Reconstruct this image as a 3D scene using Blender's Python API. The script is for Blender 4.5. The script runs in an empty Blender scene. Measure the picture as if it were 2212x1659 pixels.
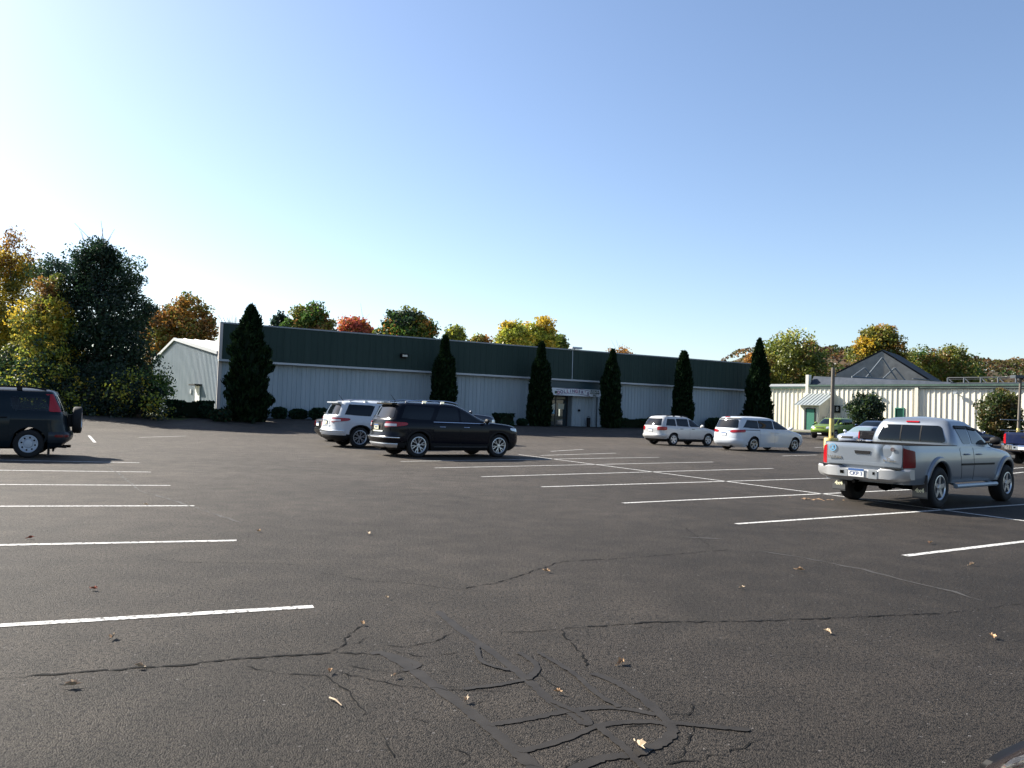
import bpy, math, random
import numpy as np
from mathutils import Vector, Matrix
random.seed(7); rng = np.random.default_rng(7)
SC = bpy.context.scene
COL = SC.collection
R = math.radians

# ------------------------------------------------------------------ camera (about 1.55 m above the asphalt)
F = 1720.0; CX, CY = 1106.0, 829.5; H = 1.55
PITCH, ROLL = R(2.0), R(2.0)
FW = np.array([0, math.cos(PITCH), math.sin(PITCH)])
_r, _u = np.array([1.0, 0, 0]), np.cross([1.0, 0, 0], FW)
RT = math.cos(ROLL)*_r + math.sin(ROLL)*_u
UP = -math.sin(ROLL)*_r + math.cos(ROLL)*_u
EYE = np.array([0, 0, H])
def ray(px, py): return FW*F + RT*(px-CX) - UP*(py-CY)
def G(px, py, z=0.0):                      # surveyed point at height z
    d = ray(px, py); return EYE + d*((z-H)/d[2])
def at(px, py, Y):                         # surveyed point at depth Y
    d = ray(px, py); return EYE + d*(Y/d[1])

cam = bpy.data.cameras.new('camera'); camo = bpy.data.objects.new('camera', cam); COL.objects.link(camo)
cam.sensor_width = 36; cam.lens = 36*F/2212; cam.clip_end = 6000; cam.clip_start = .05
camo.matrix_world = Matrix(((RT[0], UP[0], -FW[0], 0), (RT[1], UP[1], -FW[1], 0), (RT[2], UP[2], -FW[2], H), (0, 0, 0, 1)))
SC.camera = camo

# ------------------------------------------------------------------ light
SUN_AZ, SUN_EL = 150.0, 34.0
w = bpy.data.worlds.new('World'); SC.world = w; w.use_nodes = True
nt = w.node_tree; bg = nt.nodes['Background']
sky = nt.nodes.new('ShaderNodeTexSky'); sky.sky_type = 'NISHITA'; sky.sun_disc = False
sky.sun_elevation = R(SUN_EL); sky.sun_rotation = R(90-SUN_AZ)
sky.air_density = 1.0; sky.dust_density = .75; sky.ozone_density = 1.4; sky.altitude = 50
wb_ = nt.nodes.new('ShaderNodeMix'); wb_.data_type = 'RGBA'; wb_.blend_type = 'MULTIPLY'; wb_.inputs[0].default_value = 1; wb_.inputs[7].default_value = (.985, .995, 1.05, 1)   # daylight white balance
nt.links.new(sky.outputs[0], wb_.inputs[6]); nt.links.new(wb_.outputs[2], bg.inputs[0]); bg.inputs[1].default_value = .067
sl = bpy.data.lights.new('sun', 'SUN'); sl.energy = 5.0; sl.angle = R(.53); sl.color = (1, .94, .83)
so = bpy.data.objects.new('sun', sl); COL.objects.link(so)
sd = Vector((math.cos(R(SUN_AZ))*math.cos(R(SUN_EL)), math.sin(R(SUN_AZ))*math.cos(R(SUN_EL)), math.sin(R(SUN_EL))))
so.rotation_euler = sd.to_track_quat('Z', 'Y').to_euler(); so.location = sd*100
SC.view_settings.view_transform = 'Standard'; SC.view_settings.look = 'None'; SC.view_settings.exposure = 1.5
SC.cycles.max_bounces = 6; SC.cycles.diffuse_bounces = 3; SC.cycles.glossy_bounces = 3; SC.cycles.transmission_bounces = 4

# ------------------------------------------------------------------ materials
MATS = {}
def mat(name, col, rough=.6, metal=0, coat=0, spec=.5, emit=None):
    if name in MATS: return MATS[name]
    m = bpy.data.materials.new(name); m.use_nodes = True
    b = m.node_tree.nodes['Principled BSDF']
    b.inputs['Base Color'].default_value = (*col, 1); b.inputs['Roughness'].default_value = rough
    b.inputs['Metallic'].default_value = metal; b.inputs['Coat Weight'].default_value = coat
    b.inputs['Coat Roughness'].default_value = .04; b.inputs['Specular IOR Level'].default_value = spec
    MATS[name] = m; return m
def noise_mat(name, c1, c2, scale, rough=.7, detail=6, bump=0, bscale=None, spec=.3, stretch=None, metal=0, lo=.35, hi=.65):
    m = mat(name, c1, rough, metal, 0, spec); t = m.node_tree; N = t.nodes; L = t.links; b = N['Principled BSDF']
    tc = N.new('ShaderNodeTexCoord'); mp = N.new('ShaderNodeMapping'); L.new(tc.outputs['Object'], mp.inputs[0])
    if stretch: mp.inputs['Scale'].default_value = stretch
    n = N.new('ShaderNodeTexNoise'); n.inputs['Scale'].default_value = scale; n.inputs['Detail'].default_value = detail
    L.new(mp.outputs[0], n.inputs['Vector'])
    r = N.new('ShaderNodeValToRGB'); r.color_ramp.elements[0].position = lo; r.color_ramp.elements[1].position = hi
    r.color_ramp.elements[0].color = (*c1, 1); r.color_ramp.elements[1].color = (*c2, 1)
    L.new(n.outputs['Fac'], r.inputs[0]); L.new(r.outputs[0], b.inputs['Base Color'])
    if bump:
        n2 = N.new('ShaderNodeTexNoise'); n2.inputs['Scale'].default_value = bscale or scale*4; n2.inputs['Detail'].default_value = 4
        L.new(mp.outputs[0], n2.inputs['Vector'])
        bp = N.new('ShaderNodeBump'); bp.inputs['Strength'].default_value = bump; bp.inputs['Distance'].default_value = .02
        L.new(n2.outputs['Fac'], bp.inputs['Height']); L.new(bp.outputs[0], b.inputs['Normal'])
    return m
def leaf_mat(name, transl=.45, gloss=.03):
    if name in MATS: return MATS[name]
    m = bpy.data.materials.new(name); m.use_nodes = True; t = m.node_tree; N = t.nodes; L = t.links
    N.remove(N['Principled BSDF'])
    a = N.new('ShaderNodeAttribute'); a.attribute_name = 'leafcol'
    d = N.new('ShaderNodeBsdfDiffuse'); tr = N.new('ShaderNodeBsdfTranslucent'); mx = N.new('ShaderNodeMixShader')
    gl = N.new('ShaderNodeBsdfGlossy'); gl.inputs['Roughness'].default_value = .45; mx2 = N.new('ShaderNodeMixShader'); mx2.inputs[0].default_value = gloss
    L.new(a.outputs['Color'], d.inputs[0]); L.new(a.outputs['Color'], tr.inputs[0])
    mx.inputs[0].default_value = transl; L.new(d.outputs[0], mx.inputs[1]); L.new(tr.outputs[0], mx.inputs[2])
    L.new(mx.outputs[0], mx2.inputs[1]); L.new(gl.outputs[0], mx2.inputs[2])
    L.new(mx2.outputs[0], N['Material Output'].inputs[0]); MATS[name] = m; return m

def asphalt_mat():
    m = mat('asphalt', (.05, .047, .044), .75, 0, 0, .16); t = m.node_tree; N = t.nodes; L = t.links; b = N['Principled BSDF']
    tc = N.new('ShaderNodeTexCoord')
    def noise(s, d=4, rough=.5):
        n = N.new('ShaderNodeTexNoise'); n.inputs['Scale'].default_value = s; n.inputs['Detail'].default_value = d
        n.inputs['Roughness'].default_value = rough; L.new(tc.outputs['Object'], n.inputs['Vector']); return n
    big = noise(.22, 5, .6); mid = noise(2.2, 5, .6); fine = noise(75, 3, .7)
    vor = N.new('ShaderNodeTexVoronoi'); vor.inputs['Scale'].default_value = 85; L.new(tc.outputs['Object'], vor.inputs['Vector'])
    r1 = N.new('ShaderNodeValToRGB'); e = r1.color_ramp.elements
    e[0].position = .3; e[0].color = (.041, .037, .0335, 1); e[1].position = .72; e[1].color = (.060, .0535, .048, 1)
    L.new(big.outputs['Fac'], r1.inputs[0])
    r2 = N.new('ShaderNodeValToRGB'); e = r2.color_ramp.elements
    e[0].position = .36; e[0].color = (.80, .80, .80, 1); e[1].position = .68; e[1].color = (1.22, 1.2, 1.17, 1)
    L.new(mid.outputs['Fac'], r2.inputs[0])
    mu = N.new('ShaderNodeMix'); mu.data_type = 'RGBA'; mu.blend_type = 'MULTIPLY'; mu.inputs[0].default_value = 1
    L.new(r1.outputs[0], mu.inputs[6]); L.new(r2.outputs[0], mu.inputs[7])
    r3 = N.new('ShaderNodeValToRGB'); e = r3.color_ramp.elements
    e[0].position = .33; e[0].color = (.42, .42, .43, 1); e[1].position = .62; e[1].color = (1.3, 1.27, 1.23, 1)
    L.new(fine.outputs['Fac'], r3.inputs[0])
    mu2 = N.new('ShaderNodeMix'); mu2.data_type = 'RGBA'; mu2.blend_type = 'MULTIPLY'; mu2.inputs[0].default_value = 1
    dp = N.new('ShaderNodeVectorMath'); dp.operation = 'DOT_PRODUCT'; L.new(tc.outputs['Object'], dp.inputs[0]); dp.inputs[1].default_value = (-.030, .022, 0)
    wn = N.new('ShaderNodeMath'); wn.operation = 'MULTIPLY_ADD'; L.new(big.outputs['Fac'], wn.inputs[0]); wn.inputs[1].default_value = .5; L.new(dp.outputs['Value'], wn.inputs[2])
    wr = N.new('ShaderNodeValToRGB'); e = wr.color_ramp.elements; e[0].position = .2; e[0].color = (.50, .475, .45, 1); e[1].position = 1.05; e[1].color = (1.62, 1.58, 1.52, 1); L.new(wn.outputs[0], wr.inputs[0])  # far brightening under grazing light put into the colour, besides sealcoat wear
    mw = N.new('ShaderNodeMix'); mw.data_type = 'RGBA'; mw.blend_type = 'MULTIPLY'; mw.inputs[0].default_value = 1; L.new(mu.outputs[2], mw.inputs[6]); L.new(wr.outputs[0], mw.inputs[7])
    pn = noise(34, 4, .8); rp = N.new('ShaderNodeValToRGB'); e = rp.color_ramp.elements; e[0].position = .40; e[0].color = (.16, .16, .17, 1); e[1].position = .50; e[1].color = (1.15, 1.15, 1.15, 1); L.new(pn.outputs['Fac'], rp.inputs[0])
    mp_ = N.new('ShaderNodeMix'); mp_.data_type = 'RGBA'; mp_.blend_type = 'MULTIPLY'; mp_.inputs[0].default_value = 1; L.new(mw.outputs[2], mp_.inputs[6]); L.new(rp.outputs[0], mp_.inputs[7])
    L.new(mp_.outputs[2], mu2.inputs[6]); L.new(r3.outputs[0], mu2.inputs[7])
    # pale bits of aggregate
    r4 = N.new('ShaderNodeValToRGB'); e = r4.color_ramp.elements
    e[0].position = .93; e[0].color = (0, 0, 0, 1); e[1].position = .97; e[1].color = (1, 1, 1, 1)
    L.new(vor.outputs['Color'], r4.inputs[0])
    mx = N.new('ShaderNodeMix'); mx.data_type = 'RGBA'; L.new(r4.outputs[0], mx.inputs[0]); L.new(mu2.outputs[2], mx.inputs[6])
    mx.inputs[7].default_value = (.13, .12, .115, 1)
    L.new(mx.outputs[2], b.inputs['Base Color'])
    v2 = N.new('ShaderNodeTexVoronoi'); v2.inputs['Scale'].default_value = 120; v2.inputs['Randomness'].default_value = 1; L.new(tc.outputs['Object'], v2.inputs['Vector'])
    pit = noise(34, 3, .7); tiny = noise(260, 2, .6)
    a1 = N.new('ShaderNodeMath'); a1.operation = 'MULTIPLY_ADD'; L.new(v2.outputs['Distance'], a1.inputs[0]); a1.inputs[1].default_value = -.8; L.new(pit.outputs['Fac'], a1.inputs[2])
    a2 = N.new('ShaderNodeMath'); a2.operation = 'MULTIPLY_ADD'; L.new(tiny.outputs['Fac'], a2.inputs[0]); a2.inputs[1].default_value = .5; L.new(a1.outputs[0], a2.inputs[2])
    bp = N.new('ShaderNodeBump'); bp.inputs['Strength'].default_value = .75; bp.inputs['Distance'].default_value = .016
    L.new(a2.outputs[0], bp.inputs['Height']); L.new(bp.outputs[0], b.inputs['Normal'])
    return m

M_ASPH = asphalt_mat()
M_LINE = noise_mat('line_paint', (.09, .085, .08), (.53, .52, .50), 26, .7, lo=.37, hi=.50, bump=.5, bscale=90, detail=8)
M_TAR = noise_mat('tar', (.022, .019, .016), (.031, .027, .023), 7, .6, spec=.15)
M_CRACK = mat('crack_dark', (.006, .006, .006), .9, spec=.1)
M_CRACKP = noise_mat('crack_worn', (.042, .039, .035), (.066, .061, .056), 20)
M_GRASS = noise_mat('grass_soil', (.03, .05, .012), (.09, .10, .03), 3, .9, bump=.5)
M_MULCH = noise_mat('mulch', (.012, .010, .008), (.03, .022, .016), 8, .95, bump=.8)
M_CONC = noise_mat('concrete', (.28, .27, .25), (.38, .36, .33), 3, .85, bump=.2)
def siding_mat(name, c1, c2, stain):
    m = noise_mat(name, c1, c2, .7, .55, stretch=(3, 3, .12), spec=.1, lo=.3, hi=.7)
    t = m.node_tree; N = t.nodes; L = t.links; b = N['Principled BSDF']
    ramp = b.inputs['Base Color'].links[0].from_node
    tc = N.new('ShaderNodeTexCoord'); n = N.new('ShaderNodeTexNoise'); n.inputs['Scale'].default_value = 1.3; n.inputs['Detail'].default_value = 8
    mp = N.new('ShaderNodeMapping'); mp.inputs['Scale'].default_value = (4, 4, .35); L.new(tc.outputs['Object'], mp.inputs[0]); L.new(mp.outputs[0], n.inputs['Vector'])
    r = N.new('ShaderNodeValToRGB'); r.color_ramp.elements[0].position = .55; r.color_ramp.elements[1].position = .8
    r.color_ramp.elements[0].color = (0, 0, 0, 1); r.color_ramp.elements[1].color = (.45, .45, .45, 1); L.new(n.outputs['Fac'], r.inputs[0])
    mx = N.new('ShaderNodeMix'); mx.data_type = 'RGBA'; L.new(r.outputs[0], mx.inputs[0]); L.new(ramp.outputs[0], mx.inputs[6]); mx.inputs[7].default_value = (*stain, 1)
    L.new(mx.outputs[2], b.inputs['Base Color']); return m
M_SIDE = siding_mat('white_siding', (.28, .335, .37), (.34, .39, .43), (.22, .245, .26))
M_CREAM = siding_mat('cream_siding', (.66, .62, .52), (.74, .70, .60), (.56, .52, .43))
M_FASC = siding_mat('green_fascia', (.024, .042, .037), (.031, .051, .045), (.04, .058, .052))
M_TRIM = mat('white_trim', (.40, .42, .44), .45)
M_DTRIM = mat('aged_trim', (.22, .24, .26), .5)
M_ROOF = noise_mat('pale_roof', (.66, .64, .60), (.74, .72, .68), 2, .45)
M_TEAL = mat('teal_metal', (.010, .035, .048), .45)
M_GRN = mat('green_door', (.03, .16, .11), .5)
M_GUT = noise_mat('green_gutter', (.045, .085, .068), (.07, .11, .09), 4, .6, spec=.2)
M_ROOFD = noise_mat('slate_roof', (.035, .045, .062), (.05, .06, .08), 2, .6, spec=.12)
M_SHADE = noise_mat('shade_cloth', (.17, .165, .155), (.23, .225, .21), 1.5, .8, bump=.3)
M_SHADED = noise_mat('dark_cloth', (.018, .02, .024), (.03, .032, .036), 1.5, .75)
M_STEEL = mat('galvanised', (.32, .36, .40), .45, .5)
M_BLACK = mat('black_plastic', (.007, .007, .008), .6, spec=.2)
M_RUBBER = mat('rubber', (.014, .014, .015), .8, spec=.25)
M_WELL = mat('wheel_well_black', (.004, .004, .004), .95, spec=.05)
M_GLASS = mat('tinted_glass', (.004, .006, .008), .02, 0, 0, .35)
def see_glass():
    m = bpy.data.materials.new('see_through_glass'); m.use_nodes = True; N = m.node_tree.nodes; L = m.node_tree.links; N.remove(N['Principled BSDF'])
    t = N.new('ShaderNodeBsdfTransparent'); t.inputs[0].default_value = (.60, .70, .72, 1); g = N.new('ShaderNodeBsdfGlossy'); g.inputs['Roughness'].default_value = .02
    f = N.new('ShaderNodeFresnel'); f.inputs[0].default_value = 1.5; x = N.new('ShaderNodeMixShader'); L.new(f.outputs[0], x.inputs[0]); L.new(t.outputs[0], x.inputs[1]); L.new(g.outputs[0], x.inputs[2]); L.new(x.outputs[0], N['Material Output'].inputs[0]); return m
M_SEE = see_glass()
M_GLASSB = mat('clear_glass', (.03, .045, .055), .02, 0, 0, .6)
M_ALLOY = mat('alloy', (.48, .50, .53), .3, .85)
M_CHROME = mat('chrome', (.75, .76, .78), .12, 1.0)
M_RED = mat('red_lens', (.28, .006, .010), .15, 0, .5, .2)
M_DRED = mat('smoked_lens', (.12, .006, .008), .3, 0, .1, .2)
M_CLEAR = mat('clear_lens', (.55, .5, .5), .1, 0, 1)
M_LAMP = mat('headlamp', (.55, .58, .6), .08, .3, 1)
M_PLATE = mat('plate_white', (.7, .7, .68), .5)
M_PLATEB = mat('plate_blue', (.03, .09, .25), .5)
M_PLATEY = mat('plate_cream', (.75, .72, .5), .5)
M_WOOD = noise_mat('weathered_pole', (.10, .085, .07), (.17, .15, .125), 6, .85, stretch=(6, 6, .4))
M_YEL = noise_mat('yellow_paint', (.48, .37, .11), (.58, .48, .20), 5, .7)
M_BARK = noise_mat('bark', (.035, .026, .019), (.07, .052, .038), 6, .95, stretch=(4, 4, .8), bump=.6)
M_INK = mat('sign_ink', (.10, .07, .16), .6); M_INKG = mat('sign_green_ink', (.015, .05, .035), .6)
M_MAROON_INK = mat('sign_maroon_ink', (.30, .05, .14), .6)
M_PAPER_REFL = mat('paper_reflection', (.62, .60, .5), .8); M_PAPERB = mat('paper_blue', (.3, .5, .6), .8)

def paint(name, col, metal=0, rough=.35, coat=.4): return mat('paint_'+name, col, rough, metal, coat, .1)

# ------------------------------------------------------------------ mesh helpers
class MB:
    def __init__(s): s.v = []; s.f = []; s.m = []
    def add(s, vs, fs, mi=0):
        o = len(s.v); s.v += [tuple(map(float, p)) for p in vs]; s.f += [tuple(i+o for i in f) for f in fs]; s.m += [mi]*len(fs)
    def quad(s, a, b, c, d, mi=0): s.add([a, b, c, d], [(0, 1, 2, 3)], mi)
    def box(s, c, size, rot=0, mi=0, bevel=0):
        x, y, z = [k/2 for k in size]; ca, sa = math.cos(rot), math.sin(rot); vs = []
        for dz in (-z, z):
            for dx, dy in ((-x, -y), (x, -y), (x, y), (-x, y)):
                vs.append((c[0]+dx*ca-dy*sa, c[1]+dx*sa+dy*ca, c[2]+dz))
        s.add(vs, [(3, 2, 1, 0), (4, 5, 6, 7), (0, 1, 5, 4), (1, 2, 6, 5), (2, 3, 7, 6), (3, 0, 4, 7)], mi)
    def prism(s, poly, d, mi=0):           # polygon (3D list) extruded by vector d
        n = len(poly); P = [np.array(p, float) for p in poly]; D = np.array(d, float)
        s.add(P+[p+D for p in P], [tuple(range(n))[::-1], tuple(range(n, 2*n))]+[(i, (i+1) % n, (i+1) % n+n, i+n) for i in range(n)], mi)
    def tube(s, pts, rad, seg=8, mi=0, cap=True):
        pts = [Vector(p) for p in pts]; rad = rad if hasattr(rad, '__len__') else [rad]*len(pts); vs = []
        up = Vector((0, 0, 1))
        for i, p in enumerate(pts):
            d = (pts[min(i+1, len(pts)-1)]-pts[max(i-1, 0)]).normalized()
            a = d.cross(up if abs(d.z) < .9 else Vector((1, 0, 0))).normalized(); b = d.cross(a)
            for k in range(seg):
                t = 2*math.pi*k/seg; vs.append(p+(a*math.cos(t)+b*math.sin(t))*rad[i])
        fs = [(i*seg+k, i*seg+(k+1) % seg, (i+1)*seg+(k+1) % seg, (i+1)*seg+k) for i in range(len(pts)-1) for k in range(seg)]
        if cap: fs += [tuple(range(seg))[::-1], tuple(range((len(pts)-1)*seg, len(pts)*seg))]
        s.add(vs, fs, mi)
    def lathe(s, prof, axis='y', seg=28, c=(0, 0, 0), mi=0, closed=False):     # prof: (radius, offset along axis)
        vs = []
        for r, h in prof:
            for k in range(seg):
                t = 2*math.pi*k/seg
                p = (r*math.cos(t), h, r*math.sin(t)) if axis == 'y' else (r*math.cos(t), r*math.sin(t), h)
                vs.append((p[0]+c[0], p[1]+c[1], p[2]+c[2]))
        n = len(prof); rngs = range(n if closed else n-1)
        s.add(vs, [(i*seg+k, i*seg+(k+1) % seg, ((i+1) % n)*seg+(k+1) % seg, ((i+1) % n)*seg+k) for i in rngs for k in range(seg)], mi)
    def obj(s, name, mats, parent=None, smooth=False, ang=40, recalc=True):
        me = bpy.data.meshes.new(name); me.from_pydata(s.v, [], s.f)
        for m in (mats if isinstance(mats, (list, tuple)) else [mats]): me.materials.append(m)
        me.polygons.foreach_set('material_index', s.m)
        if recalc:
            import bmesh
            b = bmesh.new(); b.from_mesh(me); bmesh.ops.recalc_face_normals(b, faces=b.faces); b.to_mesh(me); b.free()
        if smooth:
            me.polygons.foreach_set('use_smooth', [True]*len(me.polygons)); me.set_sharp_from_angle(angle=R(ang))
        me.update()
        o = bpy.data.objects.new(name, me); COL.objects.link(o)
        if parent: o.parent = parent
        return o
def thing(name, label, cat, loc=(0, 0, 0), rz=0, group=None):
    o = bpy.data.objects.new(name, None); COL.objects.link(o); o.location = loc; o.rotation_euler = (0, 0, rz)
    return tag(o, label, cat, group)
def tag(o, label, cat, group=None):
    o['label'] = label; o['category'] = cat
    if group: o['group'] = group
    return o
def struct(o, kind='structure'): o['kind'] = kind; return o
def text(name, body, size, m, parent, loc, rot, extrude=.004, align='CENTER', xs=1.0, bold=0.0):
    c = bpy.data.curves.new(name, 'FONT'); c.body = body; c.size = size; c.align_x = align; c.align_y = 'CENTER'; c.extrude = extrude; c.offset = bold
    tmp = bpy.data.objects.new(name+'_curve', c); COL.objects.link(tmp); bpy.context.view_layer.update()
    me = bpy.data.meshes.new_from_object(tmp.evaluated_get(bpy.context.evaluated_depsgraph_get())); bpy.data.objects.remove(tmp); bpy.data.curves.remove(c)
    me.materials.clear(); me.materials.append(m)
    o = bpy.data.objects.new(name, me); COL.objects.link(o); o.parent = parent; o.location = loc; o.rotation_euler = rot; o.scale = (xs, 1, 1)
    return o

# ------------------------------------------------------------------ ground
TH = R(27); FD = np.array([math.cos(TH), math.sin(TH)]); FN = np.array([math.sin(TH), -math.cos(TH)])   # facade direction / outward normal
FA = at(478, 701, 51)[:2]
def sstep(t): t = np.clip(t, 0, 1); return t*t*(3-2*t)
BASE = .56
def gz(x, y):
    d = (x-FA[0])*FN[0]+(y-FA[1])*FN[1]          # distance in front of the facade
    a = BASE*sstep((9.5-d)/8.0)
    a = a*sstep((28-x)/8.0)
    b = .62*sstep((y-53)/15.0)
    return np.maximum(a, b)
def sheet(name, xs, ys, dz, m, mask=None):
    X, Y = np.meshgrid(xs, ys, indexing='ij'); Z = gz(X, Y)+dz
    nx, ny = len(xs), len(ys); mb = MB()
    mb.v = [tuple(p) for p in np.stack([X, Y, Z], -1).reshape(-1, 3).tolist()]
    for i in range(nx-1):
        for j in range(ny-1):
            if mask is None or mask((xs[i]+xs[i+1])/2, (ys[j]+ys[j+1])/2): mb.f.append((i*ny+j, (i+1)*ny+j, (i+1)*ny+j+1, i*ny+j+1)); mb.m.append(0)
    return mb.obj(name, m, smooth=True, recalc=False)
gx = np.concatenate([[-3000, -800, -200], np.arange(-80, 121, 1.0), [250, 900, 3000]]); gy = np.concatenate([[-200, -40], np.arange(-10, 131, 1.0), [250, 800, 3500]])
struct(sheet('ground', gx, gy, -.03, M_GRASS))
def lot_mask(x, y):
    d = (x-FA[0])*FN[0]+(y-FA[1])*FN[1]
    if d < .9 and x < 24: return False
    if x < -19 and y > 46+(x+19)*.1: return False
    return x > -62 and y < 75
ax = np.concatenate([[-60, -40], np.arange(-30, 60.1, 1.0), [80]]); ay = np.concatenate([[-20], np.arange(-6, 76, 1.0)])
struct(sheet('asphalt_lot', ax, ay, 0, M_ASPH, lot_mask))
# planting bed and walk in front of the facade
bed = MB()
for k in range(46):
    for r0, r1, zz in ((-.3, 2.6, .012),):
        p = [FA+FD*(k-2+i)+FN*r for i, r in ((0, r0), (1, r0), (1, r1), (0, r1))]
        bed.quad(*[(q[0], q[1], gz(q[0], q[1])+zz) for q in p])
struct(bed.obj('planting_bed', M_MULCH))
def strip(mb, pts, wid, dz, wob=0, taper=True, mi=0):
    pts = [np.array(p[:2], float) for p in pts]; L, Rr = [], []
    for i, p in enumerate(pts):
        d = pts[min(i+1, len(pts)-1)]-pts[max(i-1, 0)]; d = d/(np.linalg.norm(d)+1e-9); n = np.array([-d[1], d[0]])
        ww = wid*(1+wob*(random.random()-.5)*2)/2
        if taper and i in (0, len(pts)-1): ww *= .25
        a, b = p+n*ww, p-n*ww
        L.append((a[0], a[1], float(gz(*a))+dz)); Rr.append((b[0], b[1], float(gz(*b))+dz))
    n = len(pts); mb.add(L+Rr, [(i, i+1, n+i+1, n+i) for i in range(n-1)], mi)
def dense(a, b, step): 
    a, b = np.array(a[:2]), np.array(b[:2]); n = max(2, int(np.linalg.norm(b-a)/step)); return [a+(b-a)*i/n for i in range(n+1)]
# painted stall lines
E1 = np.array([math.cos(R(30)), math.sin(R(30))]); E2 = np.array([-math.sin(R(30)), math.cos(R(30))])
LW = .095
def line(a, b):
    mb = MB(); strip(mb, dense(a, b, .35), LW, .004, .10, False); o = struct(mb.obj('parking_line', M_LINE, recalc=False)); return o
for e, b in (((677, 1311), (0, 1352)), ((511, 1168), (0, 1178)), ((420, 1093), (0, 1094)), ((368, 1049), (0, 1047)), ((326, 1020), (0, 1016)), ((301, 1000), (0, 994))):
    A = G(*e)[:2]; B = G(*b)[:2]; line(A, A+(B-A)*1.9)
for e, b, k in (((1955, 1201), (2212, 1170), 2.4), ((1590, 1132), (1990, 1105), 2.0), ((1346, 1087), (1815, 1065), 1.55), ((1170, 1052), (1797, 1033), 1.0), ((1040, 1030), (1670, 1012), 1), ((940, 1011), (1540, 998), 1), ((865, 997), (1424, 988), 1), ((1168, 984), (1330, 979), 1), ((1190, 975), (1260, 971), 1)):
    A = G(*e)[:2]; B = G(*b)[:2]; line(A, A+(B-A)*k)
line(G(1120, 982)[:2], G(1800, 1070)[:2]); line(G(1800.5, 1070.1)[:2], G(2330, 1141)[:2])
for a, b in (((192, 941), (205, 956)), ((300, 945), (402, 942)), ((1585, 961), (1640, 957)), ((1760, 967), (1790, 965)), ((1975, 1020), (1800, 1022.5)), ((2030, 1024), (2212, 1010)), ((2080, 1034), (2212, 1020)), ((1690, 985), (1765, 983))):
    line(G(*a)[:2], G(*b)[:2])
# cracks and sealed cracks
def jag(pxs, step=.12, amp=.03):
    P = [G(*p)[:2] for p in pxs]; out = [P[0]]
    for a, b in zip(P[:-1], P[1:]):
        for q in dense(a, b, step)[1:]: out.append(q+(rng.random(2)-.5)*2*amp)
    return out
ck = MB()
for pxs, wd in (([(0, 1467), (180, 1452), (400, 1436), (560, 1420), (700, 1411), (800, 1413)], .028), ([(700, 1411), (745, 1396), (752, 1370), (782, 1352)], .012),
                ([(1215, 1359), (1400, 1345), (1600, 1343), (1760, 1337), (1900, 1331), (2040, 1325)], .022), ([(1215, 1359), (1222, 1375), (1262, 1420), (1268, 1440)], .014),
                ([(1215, 1360), (1120, 1366), (1080, 1366)], .010), ([(2040, 1325), (2110, 1318), (2180, 1306), (2212, 1305)], .010),
                ([(985, 1275), (1080, 1258), (1170, 1228), (1215, 1213), (1320, 1208), (1430, 1200), (1575, 1188)], .016), ([(690, 1238), (800, 1255), (900, 1262), (985, 1275)], .008),
                ([(325, 1208), (400, 1215), (560, 1217), (650, 1221)], .010), ([(820, 1392), (880, 1397), (950, 1384), (978, 1366)], .010),
                ([(530, 1440), (600, 1455), (700, 1460), (755, 1495), (770, 1520), (800, 1550)], .010), ([(755, 1452), (758, 1478)], .008),
                ([(840, 1405), (905, 1418), (980, 1412), (1010, 1404)], .010), ([(1400, 1540), (1490, 1545), (1495, 1520)], .009),
                ([(1430, 1650), (1520, 1640), (1640, 1600)], .010), ([(820, 1580), (835, 1620), (850, 1640)], .010), ([(1460, 1640), (1490, 1600), (1500, 1560)], .010),
                ([(720, 1450), (860, 1480), (960, 1490), (1100, 1492)], .008), ([(1150, 1420), (1180, 1470), (1230, 1500)], .008), ([(1540, 1185), (1480, 1140)], .008)):
    strip(ck, jag(pxs, .045, .016), wd*.66, .004, .9)
for k in range(14):
    x, y = random.uniform(760, 1560), random.uniform(1330, 1690); x += (y-1480)*.5; q = [(x, y)]; a_ = random.choice((0, 0, 1.1, 2.2))+random.gauss(0, .5); L_ = random.uniform(14, 60)
    for i in range(3): a_ += random.gauss(0, .5); q.append((q[-1][0]+math.cos(a_)*L_, q[-1][1]+math.sin(a_)*L_*.35))
    strip(ck, jag(q, .03, .010), random.uniform(.003, .006), .0035, .9)
cp = MB()
for pxs, wd in (([(1640, 1190), (1760, 1210), (1860, 1230), (1950, 1252), (2060, 1280), (2130, 1300)], .035), ([(230, 1010), (260, 1025), (300, 1060), (400, 1090), (520, 1130)], .03), ([(1470, 1160), (1560, 1165)], .05)):
    strip(cp, jag(pxs, .15, .03), wd, .004, .8)
struct(ck.obj('asphalt_cracks', M_CRACK, recalc=False))
struct(cp.obj('worn_seam', M_CRACKP, recalc=False))
ts = MB()
def curve(pxs):
    P = [np.array(G(*p)[:2]) for p in pxs]; out = []
    for i in range(len(P)-1):
        p0, p1, p2, p3 = P[max(i-1, 0)], P[i], P[i+1], P[min(i+2, len(P)-1)]
        for t in np.linspace(0, 1, 10, endpoint=False): out.append(.5*(2*p1+(p2-p0)*t+(2*p0-5*p1+4*p2-p3)*t*t+(3*p1-p0-3*p2+p3)*t**3))
    return out+[P[-1]]
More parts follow.
